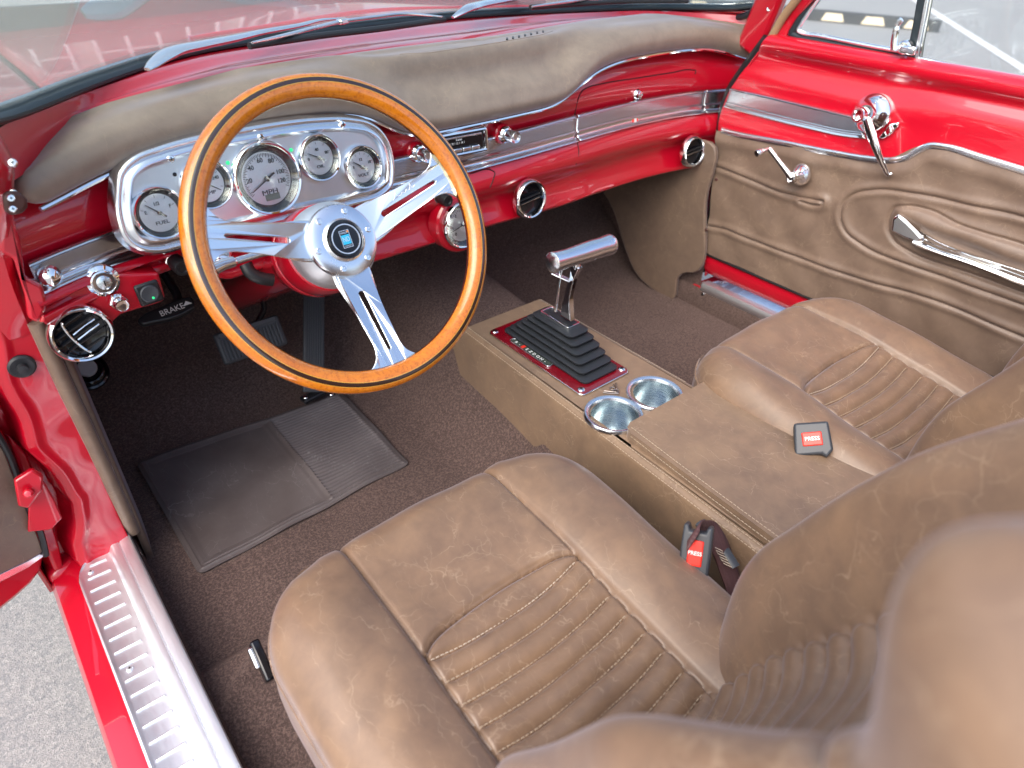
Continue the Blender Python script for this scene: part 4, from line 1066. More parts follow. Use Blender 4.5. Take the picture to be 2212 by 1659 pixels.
# armrest lid
lp = [(-.070, -.231), (-.058, -.2255), (.110, -.2275), (.119, -.232), (.1215, -.242), (.123, -.60), (.123, -.95), (-.078, -.95), (-.078, -.60), (-.0755, -.245)]
o_ = plate2d([spl(lp, 10, closed=True)] if False else [lp], frame((0, 0, KZ+.0085), (0, 0, 1), (1, 0, 0)), .019, .0)
build('armrest_lid', kwarp(o_), LEA_C, con, bevel=.006, seg=4)
stitch('stitching', [(-.066, -.236, KZ+.0182), (-.0685, -.30, KZ+.0182), (-.0705, -.95, KZ+.0182)], con)
stitch('stitching', [(-.0755, -.245, KZ+.012), (-.0775, -.30, KZ+.012), (-.0785, -.95, KZ+.012)], con, lift=0)
mb = MB(); mb.box((.022, -.60, KZ-.004), (.206, .70, .012)); build('lid_base', kwarp(mb), LEA_C, con, bevel=.003)
# little V8 style emblem
em = MB(); ez = KZ+.0022; ec = at(1327, 842, 'z', ez)
def ept(x, y): return (ec[0]+x, ec[1]+y, ez)
for pts in ([(-.021, .006), (-.012, -.004), (-.003, -.012)], [(-.003, -.012), (.006, .0), (.016, .012)], [(-.016, .008), (-.003, -.007), (.010, .011)]):
    em.tube([ept(*p) for p in pts], .0011, 6)
for cy_, rr in ((.004, .0042), (-.004, .0048)):
    em.tube([ept(.0+rr*math.cos(a), cy_+rr*math.sin(a)) for a in np.linspace(0, 2*math.pi, 20)[:-1]], .001, 6, closed=True)
build('emblem', em, M_('pewter', (.42, .36, .32), .35, 1.), con)

# cup holders
def cup(c, label):
    t = thing('cup_holder', (c[0], c[1], KZ), label, 'cup holder', 'cup holders let into the console'); Mv = Matrix.Translation((c[0], c[1], KZ+.0005))
    mb = MB(); mb.lathe([(.0480, 0), (.0478, .003), (.0458, .0058), (.0430, .0058), (.0400, .004), (.0385, .000)], Mv, 72, cap=False); build('rim', mb, CHR2, t)
    mb = MB(); mb.lathe([(.0387, .001), (.0382, -.006), (.0375, -.030), (.0365, -.050), (.0345, -.054), (.012, -.0555), (.0001, -.0555)], Mv, 72, cap=False); build('well', mb, STEEL, t)
cup(cL, 'steel cup holder nearer the driver seat'); cup(cR, 'steel cup holder nearer the passenger seat')

# ================================================================== SHIFTER
sh = thing('gear_shifter', (.01, .01, KZ), 'chrome T handle gear shifter with a pleated black boot on a red plate', 'gear shifter')
pl = [(-.050, .134), (.068, .134), (.068, -.124), (-.050, -.124)]
mb = MB(); mb.prism(rrect(-.054, .063, -.120, .131, .010), .003, Matrix.Translation((0, 0, KZ+.0012))); build('base_edge', mb, CHR, sh, bevel=.001)
mb = MB(); mb.prism(rrect(-.0525, .0615, -.1185, .1295, .009), .0016, Matrix.Translation((0, 0, KZ+.0040))); build('base_plate', mb, RED_D, sh)
for x, y in ((-.044, .121), (.053, .121), (-.044, -.108), (.053, -.108)): screw('screw', (x, y, KZ+.0060), (0, 0, 1), .0065, sh)
rows = []
b0 = dict(x0=-.030, x1=.046, y0=-.103, y1=.112); b1 = dict(x0=.004, x1=.038, y0=-.020, y1=.060)
steps = 6; z0 = KZ+.005; z1 = .286
seq = []
for k in range(steps):
    t0 = k/steps; t1 = (k+1)/steps
    seq += [(t0, t0+.0, .000), (t0+.10/steps, t0+.25/steps, .0035), (t0+.12/steps, t0+.60/steps, .0040), (t0+.35/steps, t0+.80/steps, .0015), (t0+.85/steps, t0+.86/steps, .0), (t0+.97/steps, t0+.92/steps, -.002)]
seq += [(1., .985, 0), (1.02, 1.02, -.0005), (1.04, 1.05, -.002)]
for ti, tz, o in seq:
    ti = min(ti, 1.06)
    x0 = b0['x0']+(b1['x0']-b0['x0'])*ti-o; x1 = b0['x1']+(b1['x1']-b0['x1'])*ti+o
    y0 = b0['y0']+(b1['y0']-b0['y0'])*ti-o; y1 = b0['y1']+(b1['y1']-b0['y1'])*ti+o*.6
    z = z0+(z1-z0)*tz
    rows.append([(p[0], p[1], z) for p in rrect(x0, x1, y0, y1, .011+.0*ti, 6)])
mb = MB(); mb.grid(rows, cv=True); mb.f.append(tuple((len(rows)-1)*len(rows[0])+k for k in range(len(rows[0])))); build('boot', mb, RUB, sh, smooth=50)
mb = MB(); mb.prism(rrect(.009, .033, -.014, .054, .003), .003, Matrix.Translation((0, 0, .2855))); build('boot_top', mb, RED_D, sh, bevel=.001)
fr = plate2d([rrect(.006, .036, -.017, .057, .004), rrect(.009, .033, -.014, .054, .003)], Matrix.Translation((0, 0, .2875)), .005, .0005); build('boot_frame', fr, CHR, sh)
# window strip with the gear letters
iw = MB(); IM = Matrix.Translation((-.0385, .026, KZ+.0060)) @ Matrix.Rotation(R(-90), 4, 'Z')
iw.prism(rrect(-.053, .053, -.0062, .0062, .006), .0016, IM); build('indicator_window', iw, M_('indicator_dark', (.05, .06, .05), .15), sh, bevel=.0004)
fr = plate2d([rrect(-.0545, .0545, -.0075, .0075, .007), rrect(-.0525, .0525, -.0058, .0058, .0055)], IM @ Matrix.Translation((0, 0, .0012)), .0024, .0004); build('indicator_frame', fr, CHR2, sh)
mb = MB()
for i, ch in enumerate(('R', '-', '', 'E', 'Z', 'D', 'O', 'N', '-')): text('', ch, .0085, IM @ Matrix.Translation((-.040+i*.0098, 0, .0018)), WHT, mb)
build('gear_letters', mb, WHT, sh, smooth=0)
mb = MB(); mb.box((-.0205, .0, .0022), (.006, .009, .0006), IM); build('gear_pointer', mb, REDP, sh, smooth=0)
# lever blades and trigger rod
def blade(name, pts, wd, th, mat):
    rows = []
    for (x, y, z), wf in zip(pts, wd): rows.append([(x-th/2, y-wf/2, z), (x+th/2, y-wf/2, z), (x+th/2, y+wf/2, z), (x-th/2, y+wf/2, z)])
    mb = MB(); mb.grid(rows, cv=True); return build(name, mb, mat, sh, bevel=.0012)
LT = at(1246, 575, 'x', .024); LB = at(1226, 686, 'x', .022)
blade('lever', spl([LB, LB*.6+LT*.4+np.array([0, .006, 0]), LB*.2+LT*.8+np.array([0, .002, 0]), LT], 20), np.concatenate([np.linspace(.026, .013, 9), np.linspace(.013, .010, 6), np.linspace(.010, .018, 5)]), .011, CHR)
T0 = at(1216, 560, 'x', .012); T1 = at(1211, 592, 'x', .010); T2 = at(1200, 672, 'x', .012)
mb = MB(); mb.tube([T2, T1, T0], [.0032, .0028, .0035], 12); build('trigger_rod', mb, CHR, sh)
tg = at(1212, 598, 'x', .010); TM = frame(tg, (0.2, -.2, 1), (.6, -1, -.25)); mb = MB(); mb.box((0, 0, 0), (.034, .012, .0028), TM); build('trigger', mb, CHR2, sh, bevel=.001)
hc = Vector((.024, -.017, .424)); hd = Vector((.138, -.0, -.004)); HMx = frame(hc-hd/2, hd, (0, 0, 1))
mb = MB(); rows = []
for k, (s, a, b_) in enumerate(((0, .0001, .0001), (.001, .013, .012), (.004, .0175, .0165), (.012, .0165, .0155), (.035, .0150, .0140), (.06, .0160, .0150), (.085, .0172, .0160), (.110, .0162, .0155), (.128, .0172, .0168), (.1345, .0175, .017), (.138, .0155, .015), (.1385, .0001, .0001))):
    rows.append([HMx @ Vector((a*math.cos(t_), b_*math.sin(t_), s)) for t_ in np.linspace(0, 2*math.pi, 37)[:-1]])
mb.grid(rows, cv=True); build('handle', mb, CHR2, sh)
mb = MB(); mb.lathe([(.0065, 0), (.0055, .012)], frame(Vector((.0, -.018, .404)) if False else Vector(LT)+Vector((0, 0, -.004)), (0, 0, 1)), 20); build('collar', mb, CHR, sh)

# ================================================================== SILL PLATES
def sill(s, label, n0=0):
    x0 = .789; t = thing('sill_plate', (s*.75, -.3, .05), label, 'sill plate', 'aluminium sill plates')
    pr = [(.789, .0560), (.7885, .0600), (.786, .0615), (.783, .0605), (.781, .0595), (.742, .0595), (.739, .0605), (.7365, .065), (.734, .069), (.731, .0705), (.7235, .0700), (.7228, .0688), (.7215, .0688), (.721, .0705), (.709, .0735), (.706, .0725), (.7045, .066), (.704, .052)]
    ys = np.linspace(.205 if s < 0 else .190, -1.3, 420); P = []
    for y in ys:
        row = []
        dfr = ys[0]-y
        for px, pz in pr:
            xx = px
            if dfr < .055 and px > .737: lim = .742+.047*math.sqrt(max(0, 1-((.055-dfr)/.055)**2)); xx = min(px, max(.7375, lim))
            ph = ((.188-y)/.0253); fr_ = ph-math.floor(ph)
            dz = 0
            if .742 < px < .7815 and 0 <= ph: dz = .0
            row.append((s*xx, y, pz))
        P.append(row)
    mb = MB(); mb.grid(P); build('plate', mb, SILV, t, solid=.0015, off=-1 if s < 0 else 1)
    k = 0; y = .182
    while y > -1.2:
        if k % 7 != 6 or True:
            xs0, xs1 = .7465, .7795
            if y > .17: xs1 = .769
            elif y > .15: xs1 = .777
            mb = MB(); mb.tube([(s*x, y, .0596) for x in np.linspace(xs0, xs1, 4)], .0021, 8, up=(0, 0, 1)); build('rib', mb, SILV, t)
        y -= .0253; k += 1
    for y in (.170, -.030, -.21, -.42):
        screw('screw', (s*.770, y+.0, .0603), (0, 0, 1), .0042, t, SILV)
    screw('screw', (s*.7025, .178, .045), (-s, 0, .3), .0055, t, CHR)
    return t
sill(-1, 'ribbed aluminium sill plate in the open driver doorway'); sill(1, 'aluminium sill plate along the passenger side floor')

# ================================================================== SEATS
def dist_poly(X, Y, pl_, closed=False):
    D = np.full(X.shape, 9.); Pn = np.array(pl_); n = len(Pn)
    for i in range(n if closed else n-1):
        a = Pn[i]; b = Pn[(i+1) % n]; ab = b-a; L2 = ab @ ab+1e-12
        t = np.clip(((X-a[0])*ab[0]+(Y-a[1])*ab[1])/L2, 0, 1)
        D = np.minimum(D, np.hypot(X-a[0]-t*ab[0], Y-a[1]-t*ab[1]))
    return D
def smn(a, b, x):
    t = np.clip((x-a)/(b-a), 0, 1); return t*t*(3-2*t)
def cushion(t, cx, hw, zf, zb, ys, seam, ang=0.):
    yf = -.182; yb = -.66
    def half(y):                                   # half width of the plan outline
        d = yf-y
        c = .105
        k = 1-.42*(1-math.sqrt(max(0, 1-((c-min(d, c))/c)**2.2)))
        return hw*k
    nv, nu = 460, 340
    v = np.concatenate([np.linspace(0, .06, 40)[:-1], np.linspace(.06, 1, nv-39)]); u = np.sin(np.linspace(-1, 1, nu)*math.pi/2*.93)/math.sin(math.pi/2*.93)
    Y = yf+(yb-yf)*v[:, None]*np.ones((1, nu)); HW = np.array([half(y) for y in Y[:, 0]])[:, None]; X = HW*u[None, :]
    bow = .010*(1-(X/hw)**2)
    # rounded front edge: bow the front row forward in the middle
    Y = Y+bow*(1-v[:, None])*1.2
    outline = [(-half(y)-1e-4, y+.012*(1-(half(y)/hw)**2)*(1-(yf-y)/(yf-yb))) for y in np.linspace(yb-.05, yf, 60)]
    ol_ = [(-h, y) for h, y in [(-o[0], o[1]) for o in outline]]; front = [(x, yf+.012*(1-(x/hw)**2)) for x in np.linspace(-half(yf), half(yf), 20)]
    full = ol_+front+[(-p[0], p[1]) for p in ol_[::-1]]
    D = dist_poly(X, Y, full)
    r = .042; rD = np.minimum(D, r); drop = (r-np.sqrt(np.maximum(0, r*r-(r-rD)**2)))*.95
    k = (Y-yf)/(yb-yf); Z = zf+(zb-zf)*smn(0, 1.15, k)
    Z = Z+.014*np.exp(-((np.abs(X)-(seam+.055))/.045)**2)*smn(0, .25, k)   # bolsters
    Z = Z+.010*smn(.05, .30, k)*(-1)*np.exp(-(X/(seam*.85))**4)+.004
    # seams
    gs = np.minimum(np.abs(X-seam*(1-.0*k)), np.abs(X+seam)); Z = Z-.0050*np.exp(-(gs/.0030)**2)-.0035*np.exp(-(gs/.014)**2)
    # bolster stands slightly proud of the insert
    Z = Z+.002*smn(seam, seam+.008, np.abs(X))
    # fluted insert
    xn = X/seam
    arc = ys[0]+.030*np.sqrt(np.clip(1-np.abs(xn)**2.6, 0, 1))
    g0 = ys[0]-.006*(1-xn**2)
    ins = (np.abs(X) < seam)
    pitch = ys[1]
    da = Y-arc
    Z = Z-np.where(ins, .0050*np.exp(-(da/.0048)**2), 0)
    ph = (g0-Y)/pitch; fr_ = ph-np.floor(ph); puff = (np.clip(np.sin(math.pi*fr_), 0, 1)**.6-1)*.0088
    first = np.clip((Y-g0)/np.maximum(arc-g0, 1e-4), 0, 1); puff1 = (np.clip(np.sin(math.pi*first), 0, 1)**.6-1)*.0078
    edge = smn(-seam, -seam+.016, -np.abs(X))
    Z = Z+np.where(ins & (Y <= g0), puff*(.3+.7*edge), 0)+np.where(ins & (Y > g0) & (Y <= arc), puff1, 0)
    Z = Z+np.where(ins & (Y <= arc), .003*np.clip(1-xn**2, 0, 1), 0)
    Z = Z+.0012*np.sin(X*31+Y*23)+.0009*np.sin(X*57-Y*41)
    Z = Z-drop
    X = X+cx
    # walls
    rows = [[(X[i, j], Y[i, j], Z[i, j]) for j in range(nu)] for i in range(nv)]
    mb = MB(); mb.grid(rows)
    ring_ = [(X[i, 0], Y[i, 0], Z[i, 0]) for i in range(nv-1, 0, -1)]+[(X[0, j], Y[0, j], Z[0, j]) for j in range(nu)]+[(X[i, nu-1], Y[i, nu-1], Z[i, nu-1]) for i in range(1, nv)]
    mb2 = MB(); lay = []
    for dz, out in ((0, 0), (.005, .0015), (.009, .0), (.014, .0012), (.05, .003), (.09, .001), (.13, -.012)):
        L = []
        for q in ring_:
            vx, vy = q[0]-cx, q[1]+.40; n = math.hypot(vx, vy*.6)+1e-6; L.append((q[0]+vx/n*out, q[1]+vy*.6/n*out, q[2]-dz))
        lay.append(L)
    mb.grid(lay); build('cushion', mb, LEA, t, smooth=70)
    pp = [(q[0], q[1], q[2]-.007) for q in ring_[::4]]
    mb = MB(); mb.tube([(cx+(q[0]-cx)*1.003, q[1]+.001*(1 if q[1] > -.3 else 0), q[2]) for q in pp], .0022, 8); build('piping', mb, LEA, t)
    # stitches along every flute
    for n in range(8):
        yg = ys[0]-pitch*n; pts = []
        for xx in np.linspace(-seam*.96, seam*.96, 24):
            yy = yg-.006*(1-(xx/seam)**2)
            i = int(np.argmin(np.abs(Y[:, nu//2]-yy))); j = int(np.argmin(np.abs(X[min(i, nv-1), :]-cx-xx))); pts.append((cx+xx, yy, Z[i, j]+.0002))
        zs = np.array([p[2] for p in pts]); zs = np.convolve(np.pad(zs, 2, mode='edge'), np.ones(5)/5, 'valid')
        pts = [(p[0], p[1]+.0012, z+.0010) for p, z in zip(pts, zs)]
        stitch('stitching', pts, t, STITCHW if n == 0 else STITCH, .0040, .0016, .00055, 0)
def backrest(t, cx, hw, base, seam, bh, ln):
    """shell in (a across, s up) along the leaning back; depth h towards the front"""
    by, bz = base; lean = R(ln); ud = Vector((0, -math.sin(lean), math.cos(lean))); nd = Vector((0, -math.cos(lean), -math.sin(lean)))*-1  # facing forward
    nd = Vector((0, math.cos(lean), math.sin(lean)))
    H = .66; nu, nv = 260, 260
    def half(s):
        if s > .44: e = (s-.44)/(H-.44); return hw*(1-.42*(1-math.sqrt(max(0, 1-e**2.4))))
        return hw*(.93+.07*sm(0, .2, s))
    v = np.concatenate([np.linspace(0, .9, nv-60), np.linspace(.9, 1, 61)[1:]]); u = np.sin(np.linspace(-1, 1, nu)*math.pi/2*.93)/math.sin(math.pi/2*.93)
    S = H*v[:, None]*np.ones((1, nu)); nv = len(v); HW = np.array([half(s) for s in S[:, 0]])[:, None]; X = HW*u[None, :]
    S = S-.035*(X/hw)**2*smn(.5*H, H, S)
    full = [(-half(s), s-.035*(half(s)/hw)**2*float(smn(.5*H, H, s))) for s in np.linspace(-.1, H, 60)]
    full = full+[(-x, s) for x, s in full[::-1]]
    D = dist_poly(X, S, full); r = .050; rD = np.minimum(D, r); drop = (r-np.sqrt(np.maximum(0, r*r-(r-rD)**2)))
    D_ = .0+0*X
    bol = np.exp(-((np.abs(X)-(seam+.055))/.048)**2)
    Hh = bh*bol*smn(-.08, .20, S)*(1-.32*smn(.36, .52, S))
    Hh = Hh-.012*np.exp(-(X/(seam*.9))**4)*smn(0, .1, S)*(1-smn(.42, .5, S))
    Hh = Hh+.046*smn(.52, .60, S)*(1-.3*smn(.61, .66, S))          # shoulder / head roll
    gs = np.minimum(np.abs(X-seam), np.abs(X+seam)); Hh = Hh-np.where(S < .47, .008*np.exp(-(gs/.005)**2)+.003*np.exp(-(gs/.015)**2), 0)
    ins = (np.abs(X) < seam); xn = X/seam
    arc = .375-.0+.03*np.sqrt(np.clip(1-np.abs(xn)**2.6, 0, 1)); g0 = .375+.006*(1-xn**2)
    Hh = Hh-np.where(ins, .0065*np.exp(-((S-arc)/.0045)**2), 0)
    ph = (g0-S)/.029; fr_ = ph-np.floor(ph); puff = (np.clip(np.sin(math.pi*fr_), 0, 1)**.6-1)*.0088
    Hh = Hh+np.where(ins & (S <= g0), puff, 0)
    Hh = Hh-.009*np.exp(-((S-.475-.05*(np.abs(X)/hw)**2)/.006)**2)
    Hh = Hh-drop+.0012*np.sin(X*27+S*33)
    def pos(x, s, h): p = Vector((cx+x, by, bz))+ud*s+nd*h; return (p.x, p.y, p.z)
    rows = [[pos(X[i, j], S[i, j], Hh[i, j]) for j in range(nu)] for i in range(nv)]
    mb = MB(); mb.grid(rows)
    idx = [(i, 0) for i in range(nv-1)]+[(nv-1, j) for j in range(nu)]+[(i, nu-1) for i in range(nv-2, -1, -1)]
    lay = []
    for dh, out in ((0, 0), (.006, .004), (.010, .0015), (.016, .003), (.05, .004), (.075, -.004), (.088, -.02), (.09, -.05)):
        L = []
        for i, j in idx:
            x, s, h = X[i, j], S[i, j], Hh[i, j]; vx, vs_ = x, (s-.35)*.7; n = math.hypot(vx, vs_)+1e-6; L.append(pos(x+vx/n*out, s+max(0, vs_/n)*out, h-dh))
        lay.append(L)
    mb.grid(lay); mb.f.append(tuple(len(mb.v)-len(idx)+k for k in range(len(idx))))
    build('backrest', mb, LEA, t, smooth=70)
    pp = [pos(X[i, j]*1.012, S[i, j]+.002, Hh[i, j]-.008) for i, j in idx[::4]]
    mb = MB(); mb.tube(pp, .0028, 8); build('piping', mb, LEA, t)
    for sg in (-1, 1):
        pts = []
        for i in range(0, nv, 6):
            j = nu-6 if sg > 0 else 5
            pts.append(pos(X[i, j], S[i, j], Hh[i, j]+.0008))
        stitch('stitching', pts, t, STITCH, .006, .002, .0008, 0)
s1 = thing('bucket_seat', (-.41, -.4, 0), 'brown leather driver bucket seat nearest the open doorway', 'car seat', 'front bucket seats')
cushion(s1, -.413, .232, .268, .222, (-.372, .0275), .1085)
backrest(s1, -.400, .236, (-.548, .185), .108, .090, 25.)
s2 = thing('bucket_seat', (.34, -.4, 0), 'brown leather passenger bucket seat beyond the console', 'car seat', 'front bucket seats')
cushion(s2, .328, .222, .270, .216, (-.362, .0275), .118)
backrest(s2, .318, .225, (-.545, .18), .112, .072, 24.)
for s_, cx_ in ((s1, -.413), (s2, .328)):
    mb = MB(); mb.box((cx_, -.45, .07), (.40, .36, .13)); build('seat_base', mb, BLK, s_, bevel=.01)
# adjuster lever on the driver seat
M0 = frame(at(566, 1428, 'x', -.635), (-1, 0, .1), (0, 1, 0)); mb = MB(); mb.box((0, 0, 0), (.055, .020, .012), M0 @ Matrix.Rotation(-.5, 4, 'Z')); build('adjuster_bracket', mb, BLKG, s1, bevel=.003)
mb = MB(); mb.box((.008, .006, .006), (.030, .014, .008), M0 @ Matrix.Rotation(-.5, 4, 'Z')); build('adjuster_cap', mb, CHR, s1, bevel=.003)

# ================================================================== BELT BUCKLES
WEB = M_('maroon_webbing', (.085, .035, .035), .65)
wv = N(WEB, 'ShaderNodeTexWave'); wv.inputs['Scale'].default_value = 60; tc_ = N(WEB, 'ShaderNodeTexCoord'); lk(WEB, tc_.outputs['Object'], wv.inputs['Vector']); bump(WEB, wv.outputs[0], .4, .001)
def buckle(c, nrm, xd, w_, h_, th, word, label, loop=True):
    t = thing('seat_belt_buckle', c, label, 'seat belt buckle', 'seat belt buckles'); Bm = frame(c, nrm, xd)
    if not loop: ol2 = [(-w_/2, -h_/2), (w_*.2, -h_*.5), (w_*.3, -h_*.62), (w_/2, -h_*.4), (w_*.48, h_*.48), (-w_*.42, h_*.5)]
    ol_ = [(-w_/2, -h_/2), (w_/2, -h_/2), (w_*.52, h_*.1), (w_/2, h_*.5), (w_*.32, h_*.5), (w_*.26, h_*.40), (-w_*.26, h_*.40), (-w_*.32, h_*.5), (-w_/2, h_*.5), (-w_*.52, h_*.1)]
    if not loop: ol_ = ol2
    mb = MB(); mb.prism(ol_, th, Bm @ Matrix.Translation((0, 0, -th))); build('housing', mb, GREY, t, bevel=.0035, seg=3)
    mb = MB(); mb.box((0, h_*.08 if loop else -h_*.03, .0005), (w_*.52, h_*.40 if loop else h_*.42, .003), Bm); bt = build('release_button', mb, REDP, t, bevel=.0015)
    mb = MB(); text('', word, w_*(.155 if not loop else .19), Bm @ Matrix.Translation((0, h_*.08 if loop else -h_*.03, .0022)), WHT, mb, bold=.0001); build('lettering', mb, WHT, bt, smooth=0)
    return t, Bm
c2_ = at(1754, 946, 'x', .106); cn = (Vector(CAMP)-Vector(c2_)).normalized()
t, Bm = buckle(c2_, (cn+Vector((0, 0, .25))).normalized(), CR+CU*.03, .052, .048, .030, 'PRESS', 'grey buckle with a red PRESS button between console and passenger seat', loop=False)
mb = MB(); mb.tube([Bm @ Vector((0, -.02, -.015)), Bm @ Vector((0, -.05, -.05)), Bm @ Vector((0, -.08, -.12))], .012, 10); build('stalk', mb, BLK, t)
c1_ = at(1500, 1206, 'x', -.200); cn = (Vector(CAMP)-Vector(c1_)).normalized()
ux = (Vector(at(1520, 1180, 'x', -.165))-Vector(at(1474, 1190, 'x', -.165)))
t, Bm = buckle(c1_, (cn+Vector((-.35, -.1, -.05))).normalized(), CR-CU*.12, .034, .078, .022, 'PRESS', 'grey buckle on twisted maroon webbing between driver seat and console')
def web(pts, wd, name, parent, tw=None, mat=WEB):
    pts = spl(pts, 40); rows = []
    for i, p in enumerate(pts):
        a = tw[0]+(tw[1]-tw[0])*i/39 if tw else 0; d = Vector((math.cos(a), math.sin(a)*.5, math.sin(a)))
        rows.append([Vector(p)-d*wd/2, Vector(p)-d*wd/6, Vector(p)+d*wd/6, Vector(p)+d*wd/2])
    mb = MB(); mb.grid(rows); return build(name, mb, mat, parent, solid=.0022, off=0, smooth=60)
w0 = [at(1497, 1172, 'x', -.204), at(1499, 1154, 'x', -.195), at(1516, 1144, 'x', -.165), at(1536, 1150, 'x', -.14), at(1552, 1175, 'x', -.135), at(1568, 1215, 'x', -.13), at(1585, 1265, 'x', -.13), at(1592, 1330, 'x', -.13)]
web(w0, .030, 'webbing', t, (R(20), R(5)))
mb = MB(); q0 = at(1512, 1128, 'x', -.12); q1 = at(1565, 1185, 'x', -.125); q2 = at(1590, 1225, 'x', -.13)
mb.tube(spl([q0, (q0+q1)/2+np.array([0, 0, .003]), q1, q2], 24), [.009]*6+[.006]*18, 10, sy=.35, up=(0, .3, 1)); build('tongue', mb, GREY, t)
zz = []
for k in range(6):
    a = at(1548+k*4, 1180+k*7, 'x', -.137); b = at(1565+k*4, 1188+k*7, 'x', -.137); zz += [a, b] if k % 2 == 0 else [b, a]
mb = MB(); mb.tube([z-np.array([.006, 0, -.003]) for z in zz], .0006, 5); build('zigzag_stitch', mb, STITCHW, t)

# ================================================================== PASSENGER DOOR
pd = thing('passenger_door', (.74, -.2, .05), 'red passenger door with an embossed brown leather panel and chrome handles', 'car door')
def DY(u, v, x=.71): p = at(u, v, 'x', x); return (p[1], p[2])
# front edge of the door as y(z)
ED = [(.09, .198), (.146, .205), (.266, .212), (.447, .235), (.493, .239), (.546, .228), (.604, .196), (.656, .165), (.70, .13)]
def ey(z): return ip(z, ED)
MO = [DY(u, v) for u, v in ((1562, 282), (1600, 291), (1700, 310), (1800, 330), (1880, 343), (1930, 346), (1960, 340), (1985, 325), (2008, 315), (2040, 317), (2120, 340), (2212, 368), (2300, 395))]
MOs = spl(MO, 90)
def mo_z(y): return float(np.interp(-y, -MOs[:, 0], MOs[:, 1]))
# red upper shell
P = []
ys = np.concatenate([[0], np.linspace(0.002, 1, 150)])
for k, tt in enumerate(ys):
    row = []
    yb_ = .235-tt*1.3
    for (z, x) in ((.30, .722), (.42, .720), (.448, .716), (.462, .713), (.475, .7135), (.485, .716), (.505, .718), (.545, .722), (.558, .722), (.57, .721), (.60, .728), (.62, .730), (.632, .724), (.642, .716), (.650, .714), (.656, .718), (.660, .727), (.661, .745), (.655, .76)):
        y = ey(min(z, .69))-tt*1.3
        fade = sm(-.10, -.25, y)
        if .46 < z < .62: x = x+(.712-x)*fade*.5
        row.append((x, y, z))
    P.append(spl(row, 60))
mb = MB(); mb.grid(P); build('upper_shell', mb, RED, pd, solid=.004, off=1)
mb = MB(); Pz = []
for z in np.linspace(.085, .66, 40): Pz.append([(.722+.0*z, ey(z)-.0005, z), (.74, ey(z)+.004, z), (.80, ey(z)+.006, z)])
mb.grid(Pz); build('front_edge', mb, RED, pd, solid=.004)
# dark gap between dash and door
mb = MB(); mb.tube([(.735, ey(z)+.010, z) for z in np.linspace(.09, .655, 40)], .010, 8); build('door_seal', mb, BLK, pd)
# lower red edge
P = []
for y in np.linspace(.203, -1.1, 60):
    row = [(.719, .185), (.719, .160), (.716, .150), (.712, .140), (.713, .120), (.720, .100), (.735, .088), (.76, .086)]
    P.append([(x, y-.02*(1-sm(.05, .14, z))*(1 if y > .19 else 0), z) for x, z in spl(row, 20)])
mb = MB(); mb.grid(P); build('lower_shell', mb, RED, pd)
mb = MB(); mb.tube([(.709, y, .152) for y in np.linspace(.204, -1.1, 20)], .0045, 8); build('weather_strip', mb, BLK, pd)
# embossed leather panel
def poly_px(pts, x=.70): return [DY(u, v, x) for u, v in pts]
cc = lambda L: [(1327.2+.4*a, .4*b) for a, b in L]
cd = lambda L: [(1327.2+.4*a, 530.9+.4*b) for a, b in L]
bead1 = spl(poly_px(cc([(545, 905), (620, 930), (700, 962), (900, 1045), (1060, 1078), (1120, 1088)])), 40)
bead1b = spl(poly_px(cc([(1120, 1088), (1118, 1106), (1085, 1110), (1000, 1090)])), 10)
oval = spl(poly_px(cc([(2400, 1240), (2212, 1178), (1900, 1110), (1600, 1045), (1400, 1028), (1290, 1050), (1235, 1095), (1215, 1170), (1240, 1250), (1330, 1325), (1600, 1440), (1900, 1545), (2212, 1655), (2400, 1720)])), 120)
low1 = spl(poly_px(cc([(505, 1225), (600, 1245), (700, 1285), (1000, 1400), (1400, 1535)])+cd([(1700, 290), (2212, 505), (2500, 620)])), 80)
pock = spl(poly_px(cc([(2400, 1420), (2212, 1330), (2000, 1260), (1850, 1210), (1700, 1140), (1580, 1115), (1510, 1125), (1478, 1170), (1470, 1240), (1500, 1300), (1600, 1370), (1900, 1480), (2212, 1590), (2400, 1650)])), 110)
ridge = spl(poly_px(cc([(1560, 1150), (1700, 1200), (1850, 1250), (2000, 1310), (2212, 1390), (2400, 1460)])), 60)
nz_, ny_ = 240, 420
Yg = np.zeros((ny_, nz_)); Zg = np.zeros((ny_, nz_))
for i, tt in enumerate(np.linspace(0, 1, ny_)):
    for j, s in enumerate(np.linspace(0, 1, nz_)):
        z0 = .156; yb_ = ey(.3)-tt*1.1; z1 = mo_z(yb_)-.001; z = z0+(z1-z0)*s; Yg[i, j] = ey(z)-.003-tt*1.1; Zg[i, j] = z
Xd = np.zeros_like(Yg)
def emb(pl_, h, w_, off=0):
    global Xd
    d = dist_poly(Yg, Zg, pl_); Xd -= h*np.exp(-((d-off)/w_)**2)
def groove(pl_, h, w_):
    global Xd
    d = dist_poly(Yg, Zg, pl_); Xd += h*np.exp(-(d/w_)**2)
for b_ in (bead1, bead1b, oval, low1):
    emb(b_, .0028, .0075, .008); groove(b_, .0026, .0028)
d = dist_poly(Yg, Zg, pock); groove(pock, .005, .004)
from_in = dist_poly(Yg, Zg, ridge); Xd -= .013*np.exp(-(from_in/.020)**2)
dm_ = dist_poly(Yg, Zg, MOs); Xd -= .004*np.exp(-((dm_-.022)/.014)**2)
Xd += .0012*np.sin(Yg*29+Zg*37)+.0010*np.sin(Yg*53-Zg*61)
rows = [[(.7045+Xd[i, j], Yg[i, j], Zg[i, j]) for j in range(nz_)] for i in range(ny_)]
mb = MB(); mb.grid(rows); build('leather_panel', mb, LEA_D, pd, smooth=70)
